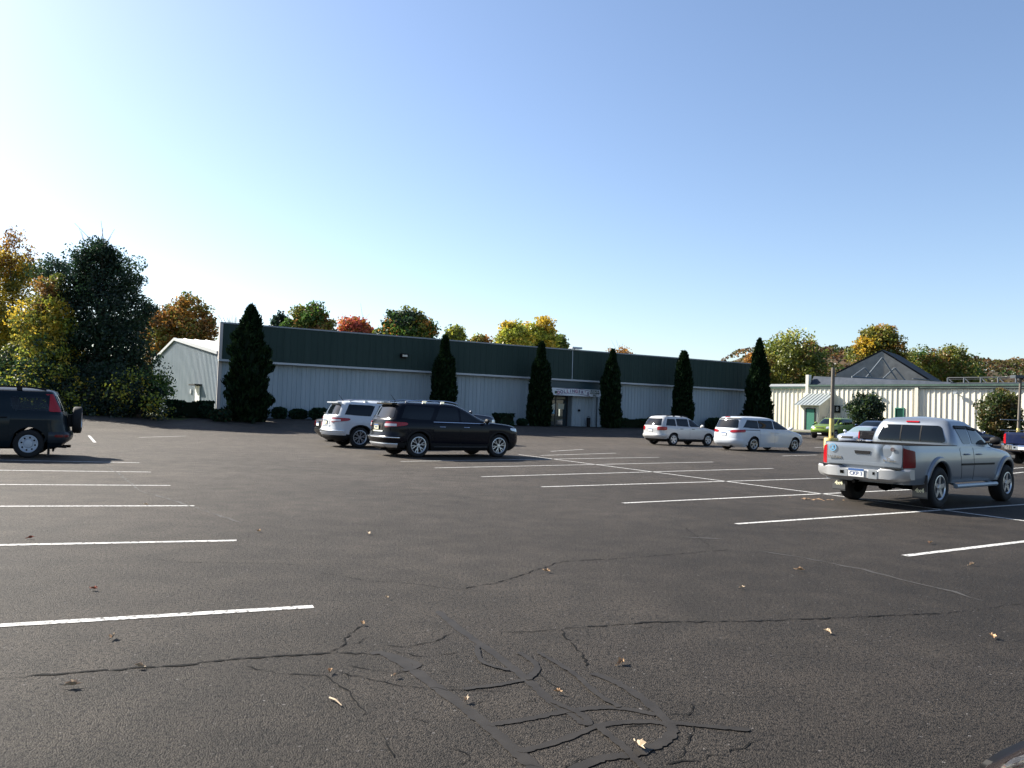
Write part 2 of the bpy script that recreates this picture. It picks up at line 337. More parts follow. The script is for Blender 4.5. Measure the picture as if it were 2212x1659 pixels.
for k, (pxs, wd) in enumerate((([(945, 1320), (1000, 1365), (1070, 1415), (1140, 1470), (1190, 1515), (1240, 1545), (1262, 1565)], .07), ([(830, 1412), (880, 1440), (950, 1490), (1030, 1550), (1100, 1610), (1160, 1665), (1230, 1740)], .085),
                ([(800, 1413), (830, 1412), (900, 1436), (870, 1450)], .06), ([(1055, 1568), (1150, 1552), (1240, 1535), (1330, 1530), (1420, 1545)], .055), ([(1120, 1625), (1200, 1605), (1300, 1568), (1400, 1560), (1450, 1570)], .055),
                ([(1280, 1455), (1340, 1480), (1400, 1520), (1440, 1560), (1452, 1580), (1430, 1605), (1370, 1630), (1300, 1640), (1240, 1665), (1200, 1690)], .07), ([(1440, 1560), (1520, 1570), (1620, 1578)], .05),
                ([(1000, 1490), (1080, 1480), (1130, 1470)], .045), ([(1140, 1470), (1160, 1440), (1120, 1410)], .05), ([(1190, 1515), (1260, 1548), (1270, 1570)], .05), ([(1160, 1410), (1230, 1450), (1290, 1500), (1340, 1530)], .045),
                ([(1290, 1570), (1340, 1610), (1380, 1650), (1420, 1690)], .05), ([(1030, 1395), (1040, 1430), (1100, 1450)], .04))):
    cv = [p+(rng.random(2)-.5)*.007 for p in curve(pxs)]; strip(ts, cv, wd*.85, .003+.0004*k, .22)
struct(ts.obj('crack_sealant', M_TAR, recalc=False))

# fallen leaves and twigs
M_DRY = mat('dry_leaf', (.38, .24, .13), .8); M_DRY2 = mat('dry_leaf_pale', (.40, .30, .20), .8); M_DRY3 = mat('dry_leaf_red', (.30, .08, .04), .8)
def leaf(px, py, size, m, lab):
    p = G(px, py); a = random.random()*6.28; mb = MB(); out = []
    for k in range(14):
        t = 2*math.pi*k/14; r = size*(1 if k % 2 == 0 else .62)*(1.25 if k == 0 else .85+.3*random.random())
        out.append((r*math.cos(t)*1.2, r*math.sin(t)*.75, .012+.6*size*abs(math.sin(t))**1.5+random.random()*.008))
    mb.add([(0, 0, .008)]+out, [(0, 1+k, 1+(k+1) % 14) for k in range(14)])
    mb.tube([(-size*.9, 0, .012), (-size*1.7, size*.2, .02)], .004, 4)
    o = mb.obj('fallen_leaf', m, recalc=False); o.location = (p[0], p[1], .005); o.rotation_euler = (random.uniform(-.3, .3), random.uniform(-.3, .3), a)
    return tag(o, lab, 'leaf', 'fallen leaves scattered on the asphalt')
for px, py, s, m, lab in ((1340, 1435, .032, M_DRY, 'curled brown leaf right of the sealed cracks in the foreground'), (1382, 1618, .036, M_DRY2, 'pale tan leaf lying on the crack sealant loop nearest the camera'),
        (1006, 1518, .022, M_DRY2, 'small pale leaf beside the long diagonal sealant strip'), (155, 1486, .035, M_DRY2, 'crumpled tan leaf below the wide crack on the left'), (244, 1381, .028, M_DRY2, 'tan leaf between the nearest white line and the wide crack'),
        (203, 1276, .028, M_DRY3, 'dark red leaf between the two nearest left white lines'), (1728, 1234, .036, M_DRY, 'brown leaf behind the long crack on the right'), (1788, 1369, .028, M_DRY2, 'pale folded leaf just below the long right crack'),
        (782, 1351, .02, M_DRY, 'tiny orange leaf at the tip of the branching crack'), (1603, 1273, .02, M_DRY2, 'tiny pale leaf in the open asphalt between the two right cracks'), (300, 1445, .022, M_DRY2, 'tan leaf caught in the wide left crack'),
        (1181, 1237, .03, M_DRY, 'pale brown leaf next to the thin middle crack'), (713, 1455, .02, M_DRY, 'small brown leaf on the fine crack under the wide crack'), (66, 1165, .03, M_DRY3, 'dark brown leaf beyond the second white line on the left'),
        (315, 1252-160, .03, M_DRY2, 'small pale leaf near the third white line on the left'), (560, 1290-140, .03, M_DRY, 'brown leaf in the empty driving lane'), (795, 1245-90, .035, M_DRY2, 'pale leaf far out in the middle lane'),
        (2010, 1175, .04, M_DRY, 'brown leaf in front of the pickup truck on the right'), (2100, 1222, .035, M_DRY2, 'pale leaf beside the nearest right white line'), (2145, 1560-180, .03, M_DRY, 'brown leaf near the right edge of the asphalt'), (855, 1465, .018, M_DRY2, 'tiny pale speck of leaf beside the sealant bend'), (1205, 1500, .018, M_DRY, 'tiny brown leaf between two sealant strips'), (835, 1295, .018, M_DRY2, 'tiny white leaf scrap in the middle of the asphalt')):
    leaf(px, py, s, m, lab)
tw = MB(); a = G(712, 1512); b = G(738, 1528); c = G(730, 1515)
tw.tube([(a[0], a[1], .012), ((a[0]+b[0])/2, (a[1]+b[1])/2, .02), (b[0], b[1], .01)], [.006, .005, .003], 5)
tw.tube([((a[0]+b[0])/2, (a[1]+b[1])/2, .018), (c[0], c[1], .012)], .003, 5)
tag(tw.obj('twig', M_DRY2), 'thin pale twig lying among the fine cracks', 'twig')
sp = MB(); ctr = G(1757, 1079)
for k in range(40):
    x, y = ctr[0]+random.gauss(0, .3), ctr[1]+random.gauss(0, .08); r = random.uniform(.015, .04)
    sp.add([(x+r*math.cos(t), y+r*.7*math.sin(t), .006+random.random()*.012) for t in (0, 1.3, 2.6, 3.9, 5.1)], [(0, 1, 2, 3, 4)])
o = sp.obj('leaf_litter', M_DRY, recalc=False); o['kind'] = 'stuff'; o['label'] = 'scattered orange leaf crumbs behind the silver pickup truck'; o['category'] = 'leaf litter'

# ------------------------------------------------------------------ vegetation
def add_cards(P, size, cols, aspect=1.6, upbias=0.0, dirs=None):
    """leaf-shaped faces; P (n,3), size (n,), cols (n,3) -> verts, nfaces, colours"""
    n = len(P); d = rng.normal(size=(n, 3)) if dirs is None else dirs+rng.normal(size=(n, 3))*.45
    d[:, 2] += upbias; d /= np.linalg.norm(d, axis=1)[:, None]
    r = rng.normal(size=(n, 3)); s = np.cross(d, r); s /= np.linalg.norm(s, axis=1)[:, None]
    sz = size[:, None]
    nrm = np.cross(d, s)
    v = np.stack([P-d*sz*aspect*.5, P+s*sz*.42+nrm*sz*.12, P+d*sz*aspect*.5, P-s*sz*.42+nrm*sz*.12], 1).reshape(-1, 3)
    return v, np.repeat(cols, 4, 0)
def cards_obj(name, V, C, m, parent):
    n = len(V)//4; me = bpy.data.meshes.new(name)
    me.vertices.add(len(V)); me.vertices.foreach_set('co', V.astype(np.float32).ravel())
    me.loops.add(n*4); me.loops.foreach_set('vertex_index', np.arange(n*4, dtype=np.int32))
    me.polygons.add(n); me.polygons.foreach_set('loop_start', np.arange(0, n*4, 4, dtype=np.int32)); me.polygons.foreach_set('loop_total', np.full(n, 4, np.int32))
    at_ = me.attributes.new('leafcol', 'FLOAT_COLOR', 'POINT'); at_.data.foreach_set('color', np.concatenate([C, np.ones((len(C), 1))], 1).astype(np.float32).ravel())
    me.materials.append(m); me.update(calc_edges=True); me.validate()
    o = bpy.data.objects.new(name, me); COL.objects.link(o); o.parent = parent; return o
M_LEAF = leaf_mat('leaves', .45); M_NEEDLE = leaf_mat('needles', .12, .006)
def palette_cols(n, pal, jit=.25):
    pal = np.array(pal); k = rng.integers(0, len(pal), n); return pal[k]*(1+(rng.random((n, 1))-.5)*2*jit)
def tree(label, loc, clumps, pal, nleaf, lsize, trunk_r=.2, trunk_h=None, subs=40, group=None, sig=.27, name='tree', bare=0, cat='tree', limbs=14):
    """clumps: (x,y,z,rx,ry,rz[,palette index list]) relative to the base"""
    t = thing(name, label, cat, loc, 0, group)
    vol = np.array([(c[3]*c[4]*c[5])**.66 for c in clumps]); vol = vol/vol.sum(); Vs, Cs, subsall = [], [], []
    for c, fr in zip(clumps, vol):
        ns = max(5, int(subs*len(clumps)*fr)); d = rng.normal(size=(ns, 3)); d /= np.linalg.norm(d, axis=1)[:, None]
        rr = rng.uniform(.4, 1.12, (ns, 1))**.6
        sc = np.array(c[:3])+d*rr*np.array(c[3:6]); subsall += sc.tolist()
        n = int(nleaf*fr); k = rng.integers(0, ns, n); s0 = max(sig*(c[3]*c[4]*c[5])**(1/3.), .34)
        wgt = rng.uniform(.6, 1.2, (ns, 1))
        gg = rng.normal(size=(n, 3)); gl_ = np.linalg.norm(gg, axis=1, keepdims=True); gg = gg/gl_*np.minimum(gl_, 1.75); P = sc[k]+gg*s0*wgt[k]*np.array([1, 1, .8])
        pl = c[6] if len(c) > 6 else pal
        cc = palette_cols(ns, pl, .2)[k]*(1+(rng.random((n, 1))-.5)*.5); alt = rng.random(n) < .25; cc[alt] = palette_cols(alt.sum(), pl, .3)
        v, cl = add_cards(P, lsize*rng.uniform(.6, 1.3, n), cc, 1.5); Vs.append(v); Cs.append(cl)
    cards_obj('crown', np.concatenate(Vs), np.concatenate(Cs), M_LEAF, t)
    mb = MB(); zt = trunk_h or np.mean([c[2] for c in clumps])
    mb.tube([(0, 0, -.3), (.05, 0, zt*.35), (-.05, .05, zt*.7), (0, 0, zt)], [trunk_r*1.3, trunk_r, trunk_r*.8, trunk_r*.5], 8)
    ends = random.sample(subsall, min(limbs, len(subsall)))
    for q in ends:
        z0 = random.uniform(.35, .95)*zt; mid = (q[0]*.45, q[1]*.45, z0+(q[2]-z0)*.6)
        mb.tube([(0, 0, z0-.15), mid, q], [trunk_r*.45, trunk_r*.28, .02], 5)
    for k in range(bare):
        q = random.choice(ends); e = np.array(q)*np.array([1.14, 1.14, 1.1])+rng.normal(size=3)*.5
        mb.tube([q, e], [.022, .009], 4)
    mb.obj('trunk', M_BARK, t, True); return t
G_DK = [(.016, .036, .018), (.022, .048, .022), (.013, .030, .022)]
G_COL = [(.009, .021, .009), (.013, .028, .010), (.007, .016, .008)]
G_MID = [(.06, .12, .022), (.08, .14, .026), (.05, .10, .022)]
G_OL = [(.15, .165, .03), (.19, .18, .035), (.11, .135, .028)]
Y_GOLD = [(.50, .36, .04), (.56, .38, .04), (.40, .32, .04)]
OR = [(.40, .18, .035), (.48, .23, .04), (.30, .14, .03)]
BR = [(.24, .125, .036), (.29, .16, .04), (.17, .09, .03)]
RED = [(.46, .10, .07), (.52, .14, .08), (.36, .09, .06)]
YG = [(.30, .33, .04), (.38, .37, .045), (.23, .27, .04)]
def base_z(x, y): return float(gz(x, y))-.03
def far_tree(label, px, pytop, Y, wpx, pal, n, ls, vis=60, lobes=11, group='autumn trees behind the buildings', bare=0, seed=0, **kw):
    """vis: height in pixels between the top of the crown and the roofs before it"""
    s = F/Y; top = at(px, pytop, Y); bz = base_z(top[0], top[1]); hgt = top[2]-bz; wid = wpx/s; rz = max(vis/s*1.25, wid*.42); cz = hgt-rz; cl = []
    rs = np.random.default_rng(seed+int(px))
    for k in range(lobes):
        a = 2.4*k+rs.random()*.6; el = math.asin(min(1, (k+.5)/lobes)) if k else 0; r = wid*rs.uniform(.13, .2)
        rad = (wid*.5-r)*math.cos(el)*rs.uniform(.85, 1.05); cl.append((math.cos(a)*rad, math.sin(a)*rad*.8, cz+(rz-r*.8)*math.sin(el)*rs.uniform(.88, 1.04), r, r, r*rs.uniform(.8, 1.1)))
    cl.append((0, 0, cz+rz*.2, wid*.33, wid*.3, rz*.55))
    for k in range(4): a = 1.57*k+.4; cl.append((math.cos(a)*wid*.25, math.sin(a)*wid*.25, cz-rz*.25, wid*.22, wid*.22, rz*.3))
    pals = pal if isinstance(pal[0][0], tuple) else None
    if pals: cl = [(*c, pals[i % len(pals)]) for i, c in enumerate(cl)]; pal = pals[0]
    return tree(label, (top[0], top[1], bz), cl, pal, n, ls, trunk_r=max(.12, hgt*.022), trunk_h=max(1.5, cz), group=group, bare=bare, sig=.30, subs=30, **kw)

GL = 'trees along the left edge of the lot'
def left_tree(label, px, Y, clumps_px, pal, n, ls, group=GL, bare=0, limbs=14):
    b = at(px, 880, Y); bz = base_z(b[0], b[1]); cl = []
    for q in clumps_px:
        cx, cy, rx, ry, dy = q[:5]; c = at(cx, cy, Y+dy); s = F/Y
        cl.append((c[0]-b[0], dy, c[2]-bz, rx/s, rx/s*.9, ry/s)+((q[5],) if len(q) > 5 else ()))
    return tree(label, (b[0], b[1], bz), cl, pal, n, ls, trunk_r=.22, group=group, bare=bare, limbs=limbs)
left_tree('tall dark blue-green tree rising highest at the left of the lot', 215, 50,
    [(215, 540, 26, 36, 0), (213, 570, 44, 40, 0), (205, 590, 60, 50, 0), (268, 600, 45, 45, .5), (160, 620, 50, 45, .5), (215, 670, 85, 60, 0), (285, 670, 45, 55, 1), (140, 700, 50, 60, .5), (225, 760, 90, 70, 0), (200, 840, 95, 60, -.5), (290, 770, 40, 60, .5), (250, 810, 60, 60, .5), (150, 780, 50, 60, .5), (105, 585, 30, 28, 1)], G_DK+[(.02,.045,.02), (.035, .065, .025), (.03, .058, .03)], 70000, .12, bare=60, limbs=45)
left_tree('tall golden yellow maple at the left edge of the picture', 20, 55,
    [(30, 560, 40, 40, 0, Y_GOLD+BR), (-30, 600, 70, 70, 0, Y_GOLD+G_OL), (60, 620, 50, 50, .5, Y_GOLD+G_OL), (20, 690, 80, 60, 0, Y_GOLD+G_OL+Y_GOLD), (-50, 700, 70, 70, 0), (60, 740, 60, 60, 0, G_OL+Y_GOLD+YG), (10, 800, 80, 60, 0, G_OL+YG), (30, 512, 14, 16, 0, BR), (-70, 820, 70, 70, 0)], Y_GOLD+G_OL, 46000, .13, bare=14)
left_tree('yellow-green tree tangled with vines beside the dark tall tree', 100, 49,
    [(118, 640, 35, 40, 0, G_OL+BR), (130, 690, 25, 50, -1, YG+Y_GOLD), (85, 700, 50, 50, 0, G_OL+Y_GOLD), (110, 760, 45, 50, -1, Y_GOLD+YG+G_OL), (60, 800, 50, 60, 0, G_OL+G_DK), (120, 810, 40, 50, -1, G_OL+G_DK+YG[:1]), (20, 840, 60, 50, 0, G_MID+G_DK)], G_OL, 26000, .14)
DKY = G_DK*3+YG+Y_GOLD[:1]
left_tree('low dark thicket of vines with yellow leaves under the dark tall tree', 300, 46,
    [(330, 825, 30, 38, 0, G_MID+G_DK+YG[:1]), (356, 838, 16, 20, 0, G_MID), (280, 850, 50, 45, 0, DKY), (225, 830, 45, 50, 1, G_DK), (180, 865, 55, 40, 0, DKY), (130, 850, 45, 55, 0, DKY), (110, 790, 35, 60, 1, DKY+YG), (80, 830, 50, 55, 0, DKY), (310, 885, 40, 20, 0, G_DK+G_MID[:1]), (240, 885, 60, 22, 0, G_DK), (150, 890, 60, 20, 0, DKY), (20, 860, 60, 45, 0, DKY+G_MID), (340, 875, 24, 22, -.5, DKY)], DKY, 30000, .12, limbs=24)
left_tree('orange-brown oak behind the gable end of the long building', 400, 82,
    [(405, 665, 35, 25, 0), (360, 695, 40, 32, 0), (430, 690, 30, 30, 0), (395, 720, 60, 35, 0), (450, 715, 18, 26, 0), (350, 740, 45, 45, 0), (420, 760, 50, 40, 0), (330, 770, 40, 60, 1, G_OL+BR)], BR+OR+G_OL, 22000, .22)
far_tree('dark conifer showing its tip above the green fascia', 607, 677, 95, 44, G_DK, 3500, .26, 34)
far_tree('large olive green tree left of the red tree', 674, 655, 92, 122, [G_OL, G_MID, G_OL+BR], 16000, .26, 62)
far_tree('red maple behind the roof of the long building', 768, 680, 96, 96, RED+RED+OR, 9000, .24, 45, bare=18)
far_tree('round green tree with red tips right of the red maple', 882, 667, 94, 155, [G_MID+G_DK, G_DK+G_MID, G_MID+G_OL, G_DK+G_MID, G_DK+G_OL, G_MID+OR[:1]], 20000, .26, 62, bare=14)
far_tree('small yellow-green treetop beside the second column evergreen', 983, 703, 92, 54, YG+G_OL, 5000, .24, 36)
far_tree('low yellowish treetop just showing over the roof', 1038, 724, 95, 52, [YG, G_OL, OR], 4000, .24, 20)
far_tree('bright yellow maple, left half of the golden pair', 1110, 689, 90, 92, [Y_GOLD, YG, Y_GOLD+YG], 14000, .24, 60)
far_tree('bright yellow maple, right half of the golden pair', 1166, 684, 93, 98, [Y_GOLD, Y_GOLD+YG, Y_GOLD, YG], 14000, .24, 66)
far_tree('small dull green tree at the right foot of the golden maples', 1207, 724, 96, 46, G_MID+G_OL, 4000, .24, 32)
far_tree('orange treetop barely showing over the roof near the middle', 1340, 753, 98, 76, OR+BR, 3000, .22, 14, bare=16)
far_tree('broad olive and orange tree right of the long building', 1715, 708, 112, 205, [G_OL, G_OL+BR[:1], G_MID+G_OL, BR[:1]+G_OL+YG], 26000, .28, 120, bare=20, lobes=16)
far_tree('orange and green tree rising behind the dark gabled shade house', 1900, 698, 118, 122, [Y_GOLD+OR[:1], G_OL, BR+G_OL, Y_GOLD+G_OL], 15000, .28, 60)
far_tree('spreading green and yellow tree right of the shade house', 2035, 738, 118, 175, [G_OL+YG, G_MID+G_OL, G_OL, G_OL+BR[:1]], 18000, .28, 80, bare=26)
far_tree('low green tree on the right behind the shade house', 1985, 752, 128, 110, [G_MID, G_OL], 8000, .28, 60)
far_tree('low tree against the hillside at the right', 2090, 780, 125, 80, [G_OL, G_MID], 6000, .28, 40)
far_tree('pale orange thin tree left of the broad olive tree', 1632, 756, 110, 60, BR+OR, 5000, .24, 40, bare=10)
# bare twigs behind the fascia corner
bt = thing('bare_tree', 'leafless grey tree behind the left corner of the green fascia', 'tree', (*at(505, 760, 80)[:2], BASE)); mb = MB()
top = at(505, 682, 80)[2]-BASE
mb.tube([(0, 0, -.3), (0, 0, top*.6)], [.2, .1], 6)
for k in range(60):
    a = random.random()*6.28; z0 = random.uniform(.5, .75)*top; r = random.uniform(.4, 1.9)
    m1 = (math.cos(a)*r*.5, math.sin(a)*r*.5, z0+.15*top); e = (math.cos(a)*r, math.sin(a)*r, min(top, z0+random.uniform(.15, .45)*top))
    mb.tube([(0, 0, z0*.8), m1, e], [.05, .03, .012], 4)
mb.obj('trunk', mat('grey_twig', (.22, .2, .18), .9), bt)

def column_evergreen(label, px, pytop, dist, rad, n=6500, lean=0, rough=.12, pal=G_DK, ls=.15, taper=.55, name='column_evergreen', twin=0, nib=0):
    # stand dist metres in front of the facade
    d = ray(px, 900); A3 = FA+FN*dist
    t = (FN@A3)/(FN@d[:2]); x, y = d[0]*t, d[1]*t
    top = at(px+lean, pytop, y)[2]; bz = float(gz(x, y)); h = top-bz
    o = thing(name, label, 'evergreen', (x, y, bz), 0, 'column evergreens along the front of the long building')
    u = rng.random(n)**.8; ang = rng.random(n)*2*math.pi
    def prof(u):
        base = rad*np.minimum(1, (1-u)**taper*1.12)*(.78+.22*np.minimum(1, u*6))
        if not nib: return base
        k = sstep((u-nib+.06)/.12); return rad*(1-.45*u)*(.86+.14*np.minimum(1, u*6))*(1-k)+k*rad*.34*np.clip((1-u)/(1-nib), 0, 1)**.35
    bump = 1+rough*(np.sin(ang*3+u*17+px)+np.sin(ang*5-u*29+1.3*px)+.7*np.sin(ang*2+u*9+px*.7))*.5
    rr = prof(u)*bump*(rng.uniform(.72, 1.08, n)); x_, y_ = np.cos(ang)*rr, np.sin(ang)*rr
    if twin:
        s = np.where(rng.random(n) < .3, 1, 0); x_ = x_-s*twin*np.clip(u*1.5, 0, 1); uz = np.where(s == 1, u*.86, u)
    else: uz = u
    P = np.stack([x_, y_, uz*h+rng.normal(size=n)*.05], 1); P[:, 2] = np.clip(P[:, 2], .03, None)
    dirs = np.stack([np.cos(ang)*.6, np.sin(ang)*.6, np.full(n, .9)], 1)
    v, c = add_cards(P, ls*rng.uniform(.7, 1.4, n), palette_cols(n, pal, .35), 2.2, .2, dirs)
    cards_obj('crown', v, c, M_NEEDLE, o)
    mb = MB(); us = np.linspace(0, .97, 14); mb.lathe([(float(prof(np.array(q))*.72), float(q*h)) for q in us], 'z', 14)
    k = mb.obj('crown_core', mat('evergreen_core', (.008, .015, .008), .95, spec=.1), o, True)
    mb = MB(); mb.tube([(0, 0, -.2), (0, 0, .7)], [.14, .12], 7); mb.obj('trunk', M_BARK, o, True)
    return o
GE = G_COL+[(.012, .024, .008)]
column_evergreen('broad shaggy dark evergreen at the left corner of the long building', 532, 664, 4.0, 1.06, 16000, 12, .6, GE, .16, .5)
column_evergreen('column evergreen left of the entrance, second from the left along the facade', 956, 729, 1.6, .98, 9000, 6, .12, GE, .14, .5, nib=.76)
column_evergreen('column evergreen standing just left of the glass doors', 1165, 741, 1.6, .94, 9000, 5, .12, GE, .14, .5, nib=.76)
column_evergreen('twin topped column evergreen just right of the entrance', 1320, 758, 1.6, .80, 9000, 6, .14, GE, .14, .5, twin=.3, nib=.78)
column_evergreen('column evergreen behind the white wagon', 1474, 761, 1.8, .84, 9000, 4, .12, GE, .14, .4)
column_evergreen('pointed ragged evergreen at the right end of the long building', 1637, 735, 2.2, 1.18, 12000, 6, .3, GE, .18, .7)

def shrub(label, px, ytop, Y, wpx, pal=G_DK, n=2500, ls=.11, box=False, name='shrub', bz=None, group='shrubs along the foot of the long building', dep=None, zr=None):
    s = F/Y; c = at(px, ytop, Y); x, y = c[0], c[1]; b = float(gz(x, y)) if bz is None else bz; h = max(.3, c[2]-b); w_ = wpx/s/2; dp = dep or w_
    t = thing(name, label, 'shrub' if name == 'shrub' else 'hedge', (x, y, b), TH if box else 0, group)
    d = rng.normal(size=(n, 3)); d /= np.linalg.norm(d, axis=1)[:, None]
    e = .28 if box else .8
    q = np.sign(d)*np.abs(d)**e; q /= np.max(np.abs(q), axis=1)[:, None] if box else 1
    rr = rng.uniform(.8, 1.04, (n, 1))*(1+.1*np.sin(d[:, :1]*9)*np.cos(d[:, 1:2]*7))
    P = q*rr*np.array([w_, dp, h/2])*(.94 if box else 1)+np.array([0, 0, h/2]); P[:, 2] = np.clip(P[:, 2], .02, None)
    v, cc = add_cards(P, ls*rng.uniform(.6, 1.3, n), palette_cols(n, pal, .35), 1.5, .1); cards_obj('foliage', v, cc, M_NEEDLE, t)
    mb = MB(); us = np.linspace(-1, 1, 9)
    if box: mb.box((0, 0, h*.47), (w_*1.75, dp*1.75, h*.9))
    else: mb.lathe([(float(w_*.8*math.sqrt(max(0.001, 1-q*q))), float(h/2+q*h*.42)) for q in us], 'z', 12)
    mb.obj('inner_twigs', mat('shrub_core', (.008, .012, .006), .95, spec=.1), t, not box); return t
shrub('clipped dark box hedge in front of the gable end wall', 410, 866, 48.5, 92, G_DK, 6000, .13, True, 'hedge', dep=.9, group=None)
shrub('rounded low bush against the right end of the clipped hedge', 446, 873, 48, 30, G_DK, 1600)
shrub('brownish bush between the hedge and the big corner evergreen', 478, 884, 47, 44, G_DK+[(.04, .03, .015)], 1800)
shrub('round bush just right of the big corner evergreen', 604, 880, 52, 30); shrub('square topped bush, second right of the corner evergreen', 645, 884, 53, 36)
shrub('wide bush behind the white SUV rear', 693, 882, 53, 46)
shrub('clipped square bush right of the dark SUV hood', 1088, 893, 58, 34, box=True, dep=.7)
shrub('low clipped hedge between the entrance and the white wagon', 1362, 904, 66, 72, box=True, dep=.6, n=3500)
shrub('low clipped hedge behind the white wagon', 1430, 903, 67, 60, box=True, dep=.6, n=3000)
shrub('low dark bush behind the white minivan', 1545, 903, 69, 40)
shrub('tiny bush left of the column evergreen by the doors', 1128, 905, 59, 22)
def ragged_bush(label, px, ytop, Y, wpx, pal, n=5000):
    s = F/Y; c = at(px, ytop, Y); b = float(gz(c[0], c[1])); h = c[2]-b; w_ = wpx/s
    return tree(label, (c[0], c[1], b), [(0, 0, h*.3, w_*.42, w_*.4, h*.28), (-w_*.15, 0, h*.55, w_*.36, w_*.35, h*.26), (w_*.16, 0, h*.62, w_*.3, w_*.3, h*.2), (0, 0, h*.78, w_*.28, w_*.28, h*.2)], pal, n, .17, trunk_r=.1, subs=30, group='evergreen bushes by the cream building', sig=.26, name='evergreen_bush', cat='bush', limbs=8)
ragged_bush('ragged dark juniper in front of the cream wall', 1872, 848, 76, 76, G_DK+[(.05, .08, .02), (.04, .06, .02)], 9000)
ragged_bush('dense rounded evergreen bush near the right edge of the picture', 2163, 843, 66, 88, [(.06, .09, .02), (.10, .11, .03), (.04, .06, .018), (.13, .09, .03)], 11000)

# hills with a far wood
def hill_h(x):
    t = min(1, max(0, (x-130)/65)); return 3+47*t*t*(3-2*t)+3*math.sin(x/37.0+1)+1.5*math.sin(x/13.0)
hb = MB(); xs = np.arange(-900, 1500, 12.0); ys = [430, 470, 520, 580, 660, 760]; fz = [0, .28, .6, .85, 1, .9]
for x in xs:
    for y, f_ in zip(ys, fz): hb.v.append((x, y, hill_h(x)*f_+2.2+1.5*math.sin(x*.3+y)))
n = len(ys)
for i in range(len(xs)-1):
    for j in range(n-1): hb.f.append((i*n+j, (i+1)*n+j, (i+1)*n+j+1, i*n+j+1)); hb.m.append(0)
struct(hb.obj('hills', noise_mat('hill_floor', (.05, .045, .02), (.10, .06, .03), .05, .95), smooth=True, recalc=False))
n = 52000; X = rng.uniform(60, 620, n); k = rng.random(n); Y_ = 430+k*250; hz_ = np.array([hill_h(x) for x in X])*np.interp(Y_, ys, fz)
cell = (np.floor(X/9)*7919+np.floor(Y_/11)*104729).astype(int)
palh = np.array(G_OL+G_MID[:2]+BR+[(.12, .10, .03), (.16, .07, .035), (.09, .07, .03), (.20, .15, .03)]); ccol = palh[cell % len(palh)]*(.38+.32*((cell*.37) % 1))[:, None]*np.array([.95, .95, 1.25])  # muted and blued: distance haze put into the leaf colours
hb_ = ((cell*.731) % 1)*5; fx, fy = (X/9) % 1-.5, (Y_/11) % 1-.5
Zt = hz_+2+hb_+6*np.sqrt(np.clip(1-2.2*(fx**2+fy**2), 0, 1))*rng.uniform(.75, 1, n)
v, c = add_cards(np.stack([X, Y_, Zt], 1), rng.uniform(1.2, 2.3, n), ccol*(1+(rng.random((n, 1))-.5)*.5), 1.2)
o = cards_obj('far_woodland', v, c, M_LEAF, None); o['kind'] = 'stuff'; o['label'] = 'autumn wood covering the hills behind the buildings'; o['category'] = 'woodland'

# ------------------------------------------------------------------ buildings
def ribbed(mb, a, b, z0, z1, nrm, pitch=.3, rib=.05, dep=.03, mi=0, minor=True):
    """vertical ribbed sheet from a to b (2D); z1 may be a function of the distance along the wall"""
    a, b, nrm = np.array(a, float), np.array(b, float), np.array(nrm, float); L = np.linalg.norm(b-a); d = (b-a)/L
    zt = z1 if callable(z1) else (lambda s: z1); prof = []; s = 0
    while s < L-pitch:
        prof += [(s, 0), (s+pitch-2*rib, 0), (s+pitch-1.5*rib, dep), (s+pitch-.5*rib, dep)]; s += pitch
    prof += [(s, 0), (L, 0)]; vs = []
    for s, o in prof:
        p = a+d*s+nrm*o; vs += [(p[0], p[1], z0), (p[0], p[1], zt(s))]
    mb.add(vs, [(2*i, 2*i+2, 2*i+3, 2*i+1) for i in range(len(prof)-1)], mi)
def fpt(s, out, z): p = FA+FD*s+FN*out; return (p[0], p[1], z)
def s_at(px, py=850):            # distance along the facade plane seen at a pixel column
    d = ray(px, py)[:2]; t = (FN@FA)/(FN@d); return float((d*t-FA)@FD)
TOP = 6.58; TRIM = 4.28; FL = s_at(1650)
def facade_box(mb, s0, s1, o0, o1, z0, z1, mi=0):
    mb.prism([fpt(s0, o0, z0), fpt(s1, o0, z0), fpt(s1, o1, z0), fpt(s0, o1, z0)], (0, 0, z1-z0), mi)
B = thing('retail_building', 'long low building with white ribbed siding below a dark green fascia', 'building', (FA[0], FA[1], BASE))
B.location = (0, 0, 0)
WALL = -.45; sE0, sE1 = s_at(1186), s_at(1298)
mb = MB(); ribbed(mb, fpt(.15, WALL, 0)[:2], fpt(sE0, WALL, 0)[:2], BASE-.3, TRIM+.3, FN, .31, .05, .03); mb.obj('wall', M_SIDE, B, recalc=False)
mb = MB(); ribbed(mb, fpt(sE1, WALL, 0)[:2], fpt(FL, WALL, 0)[:2], BASE-.3, TRIM+.3, FN, .31, .05, .03); mb.obj('wall', M_SIDE, B, recalc=False)
mb = MB(); ribbed(mb, fpt(.0, 0, 0)[:2], fpt(FL, 0, 0)[:2], TRIM, TOP, FN, .45, .04, .018); facade_box(mb, 0, FL, -.5, -.02, TRIM+.02, TOP-.03); mb.obj('fascia', M_FASC, B)
mb = MB(); facade_box(mb, -.06, FL+.05, -.55, .05, TOP, TOP+.09); mb.obj('coping', M_DTRIM, B)
mb = MB(); facade_box(mb, -.06, FL+.05, -.44, .06, TRIM-.13, TRIM); mb.obj('fascia_trim', M_TRIM, B)
mb = MB(); facade_box(mb, -.07, .12, -.52, .055, TRIM, TOP); facade_box(mb, -.02, .2, -.58, -.39, BASE-.3, TRIM-.13); mb.obj('corner_trim', mat('tan_trim', (.42, .38, .36), .5), B)
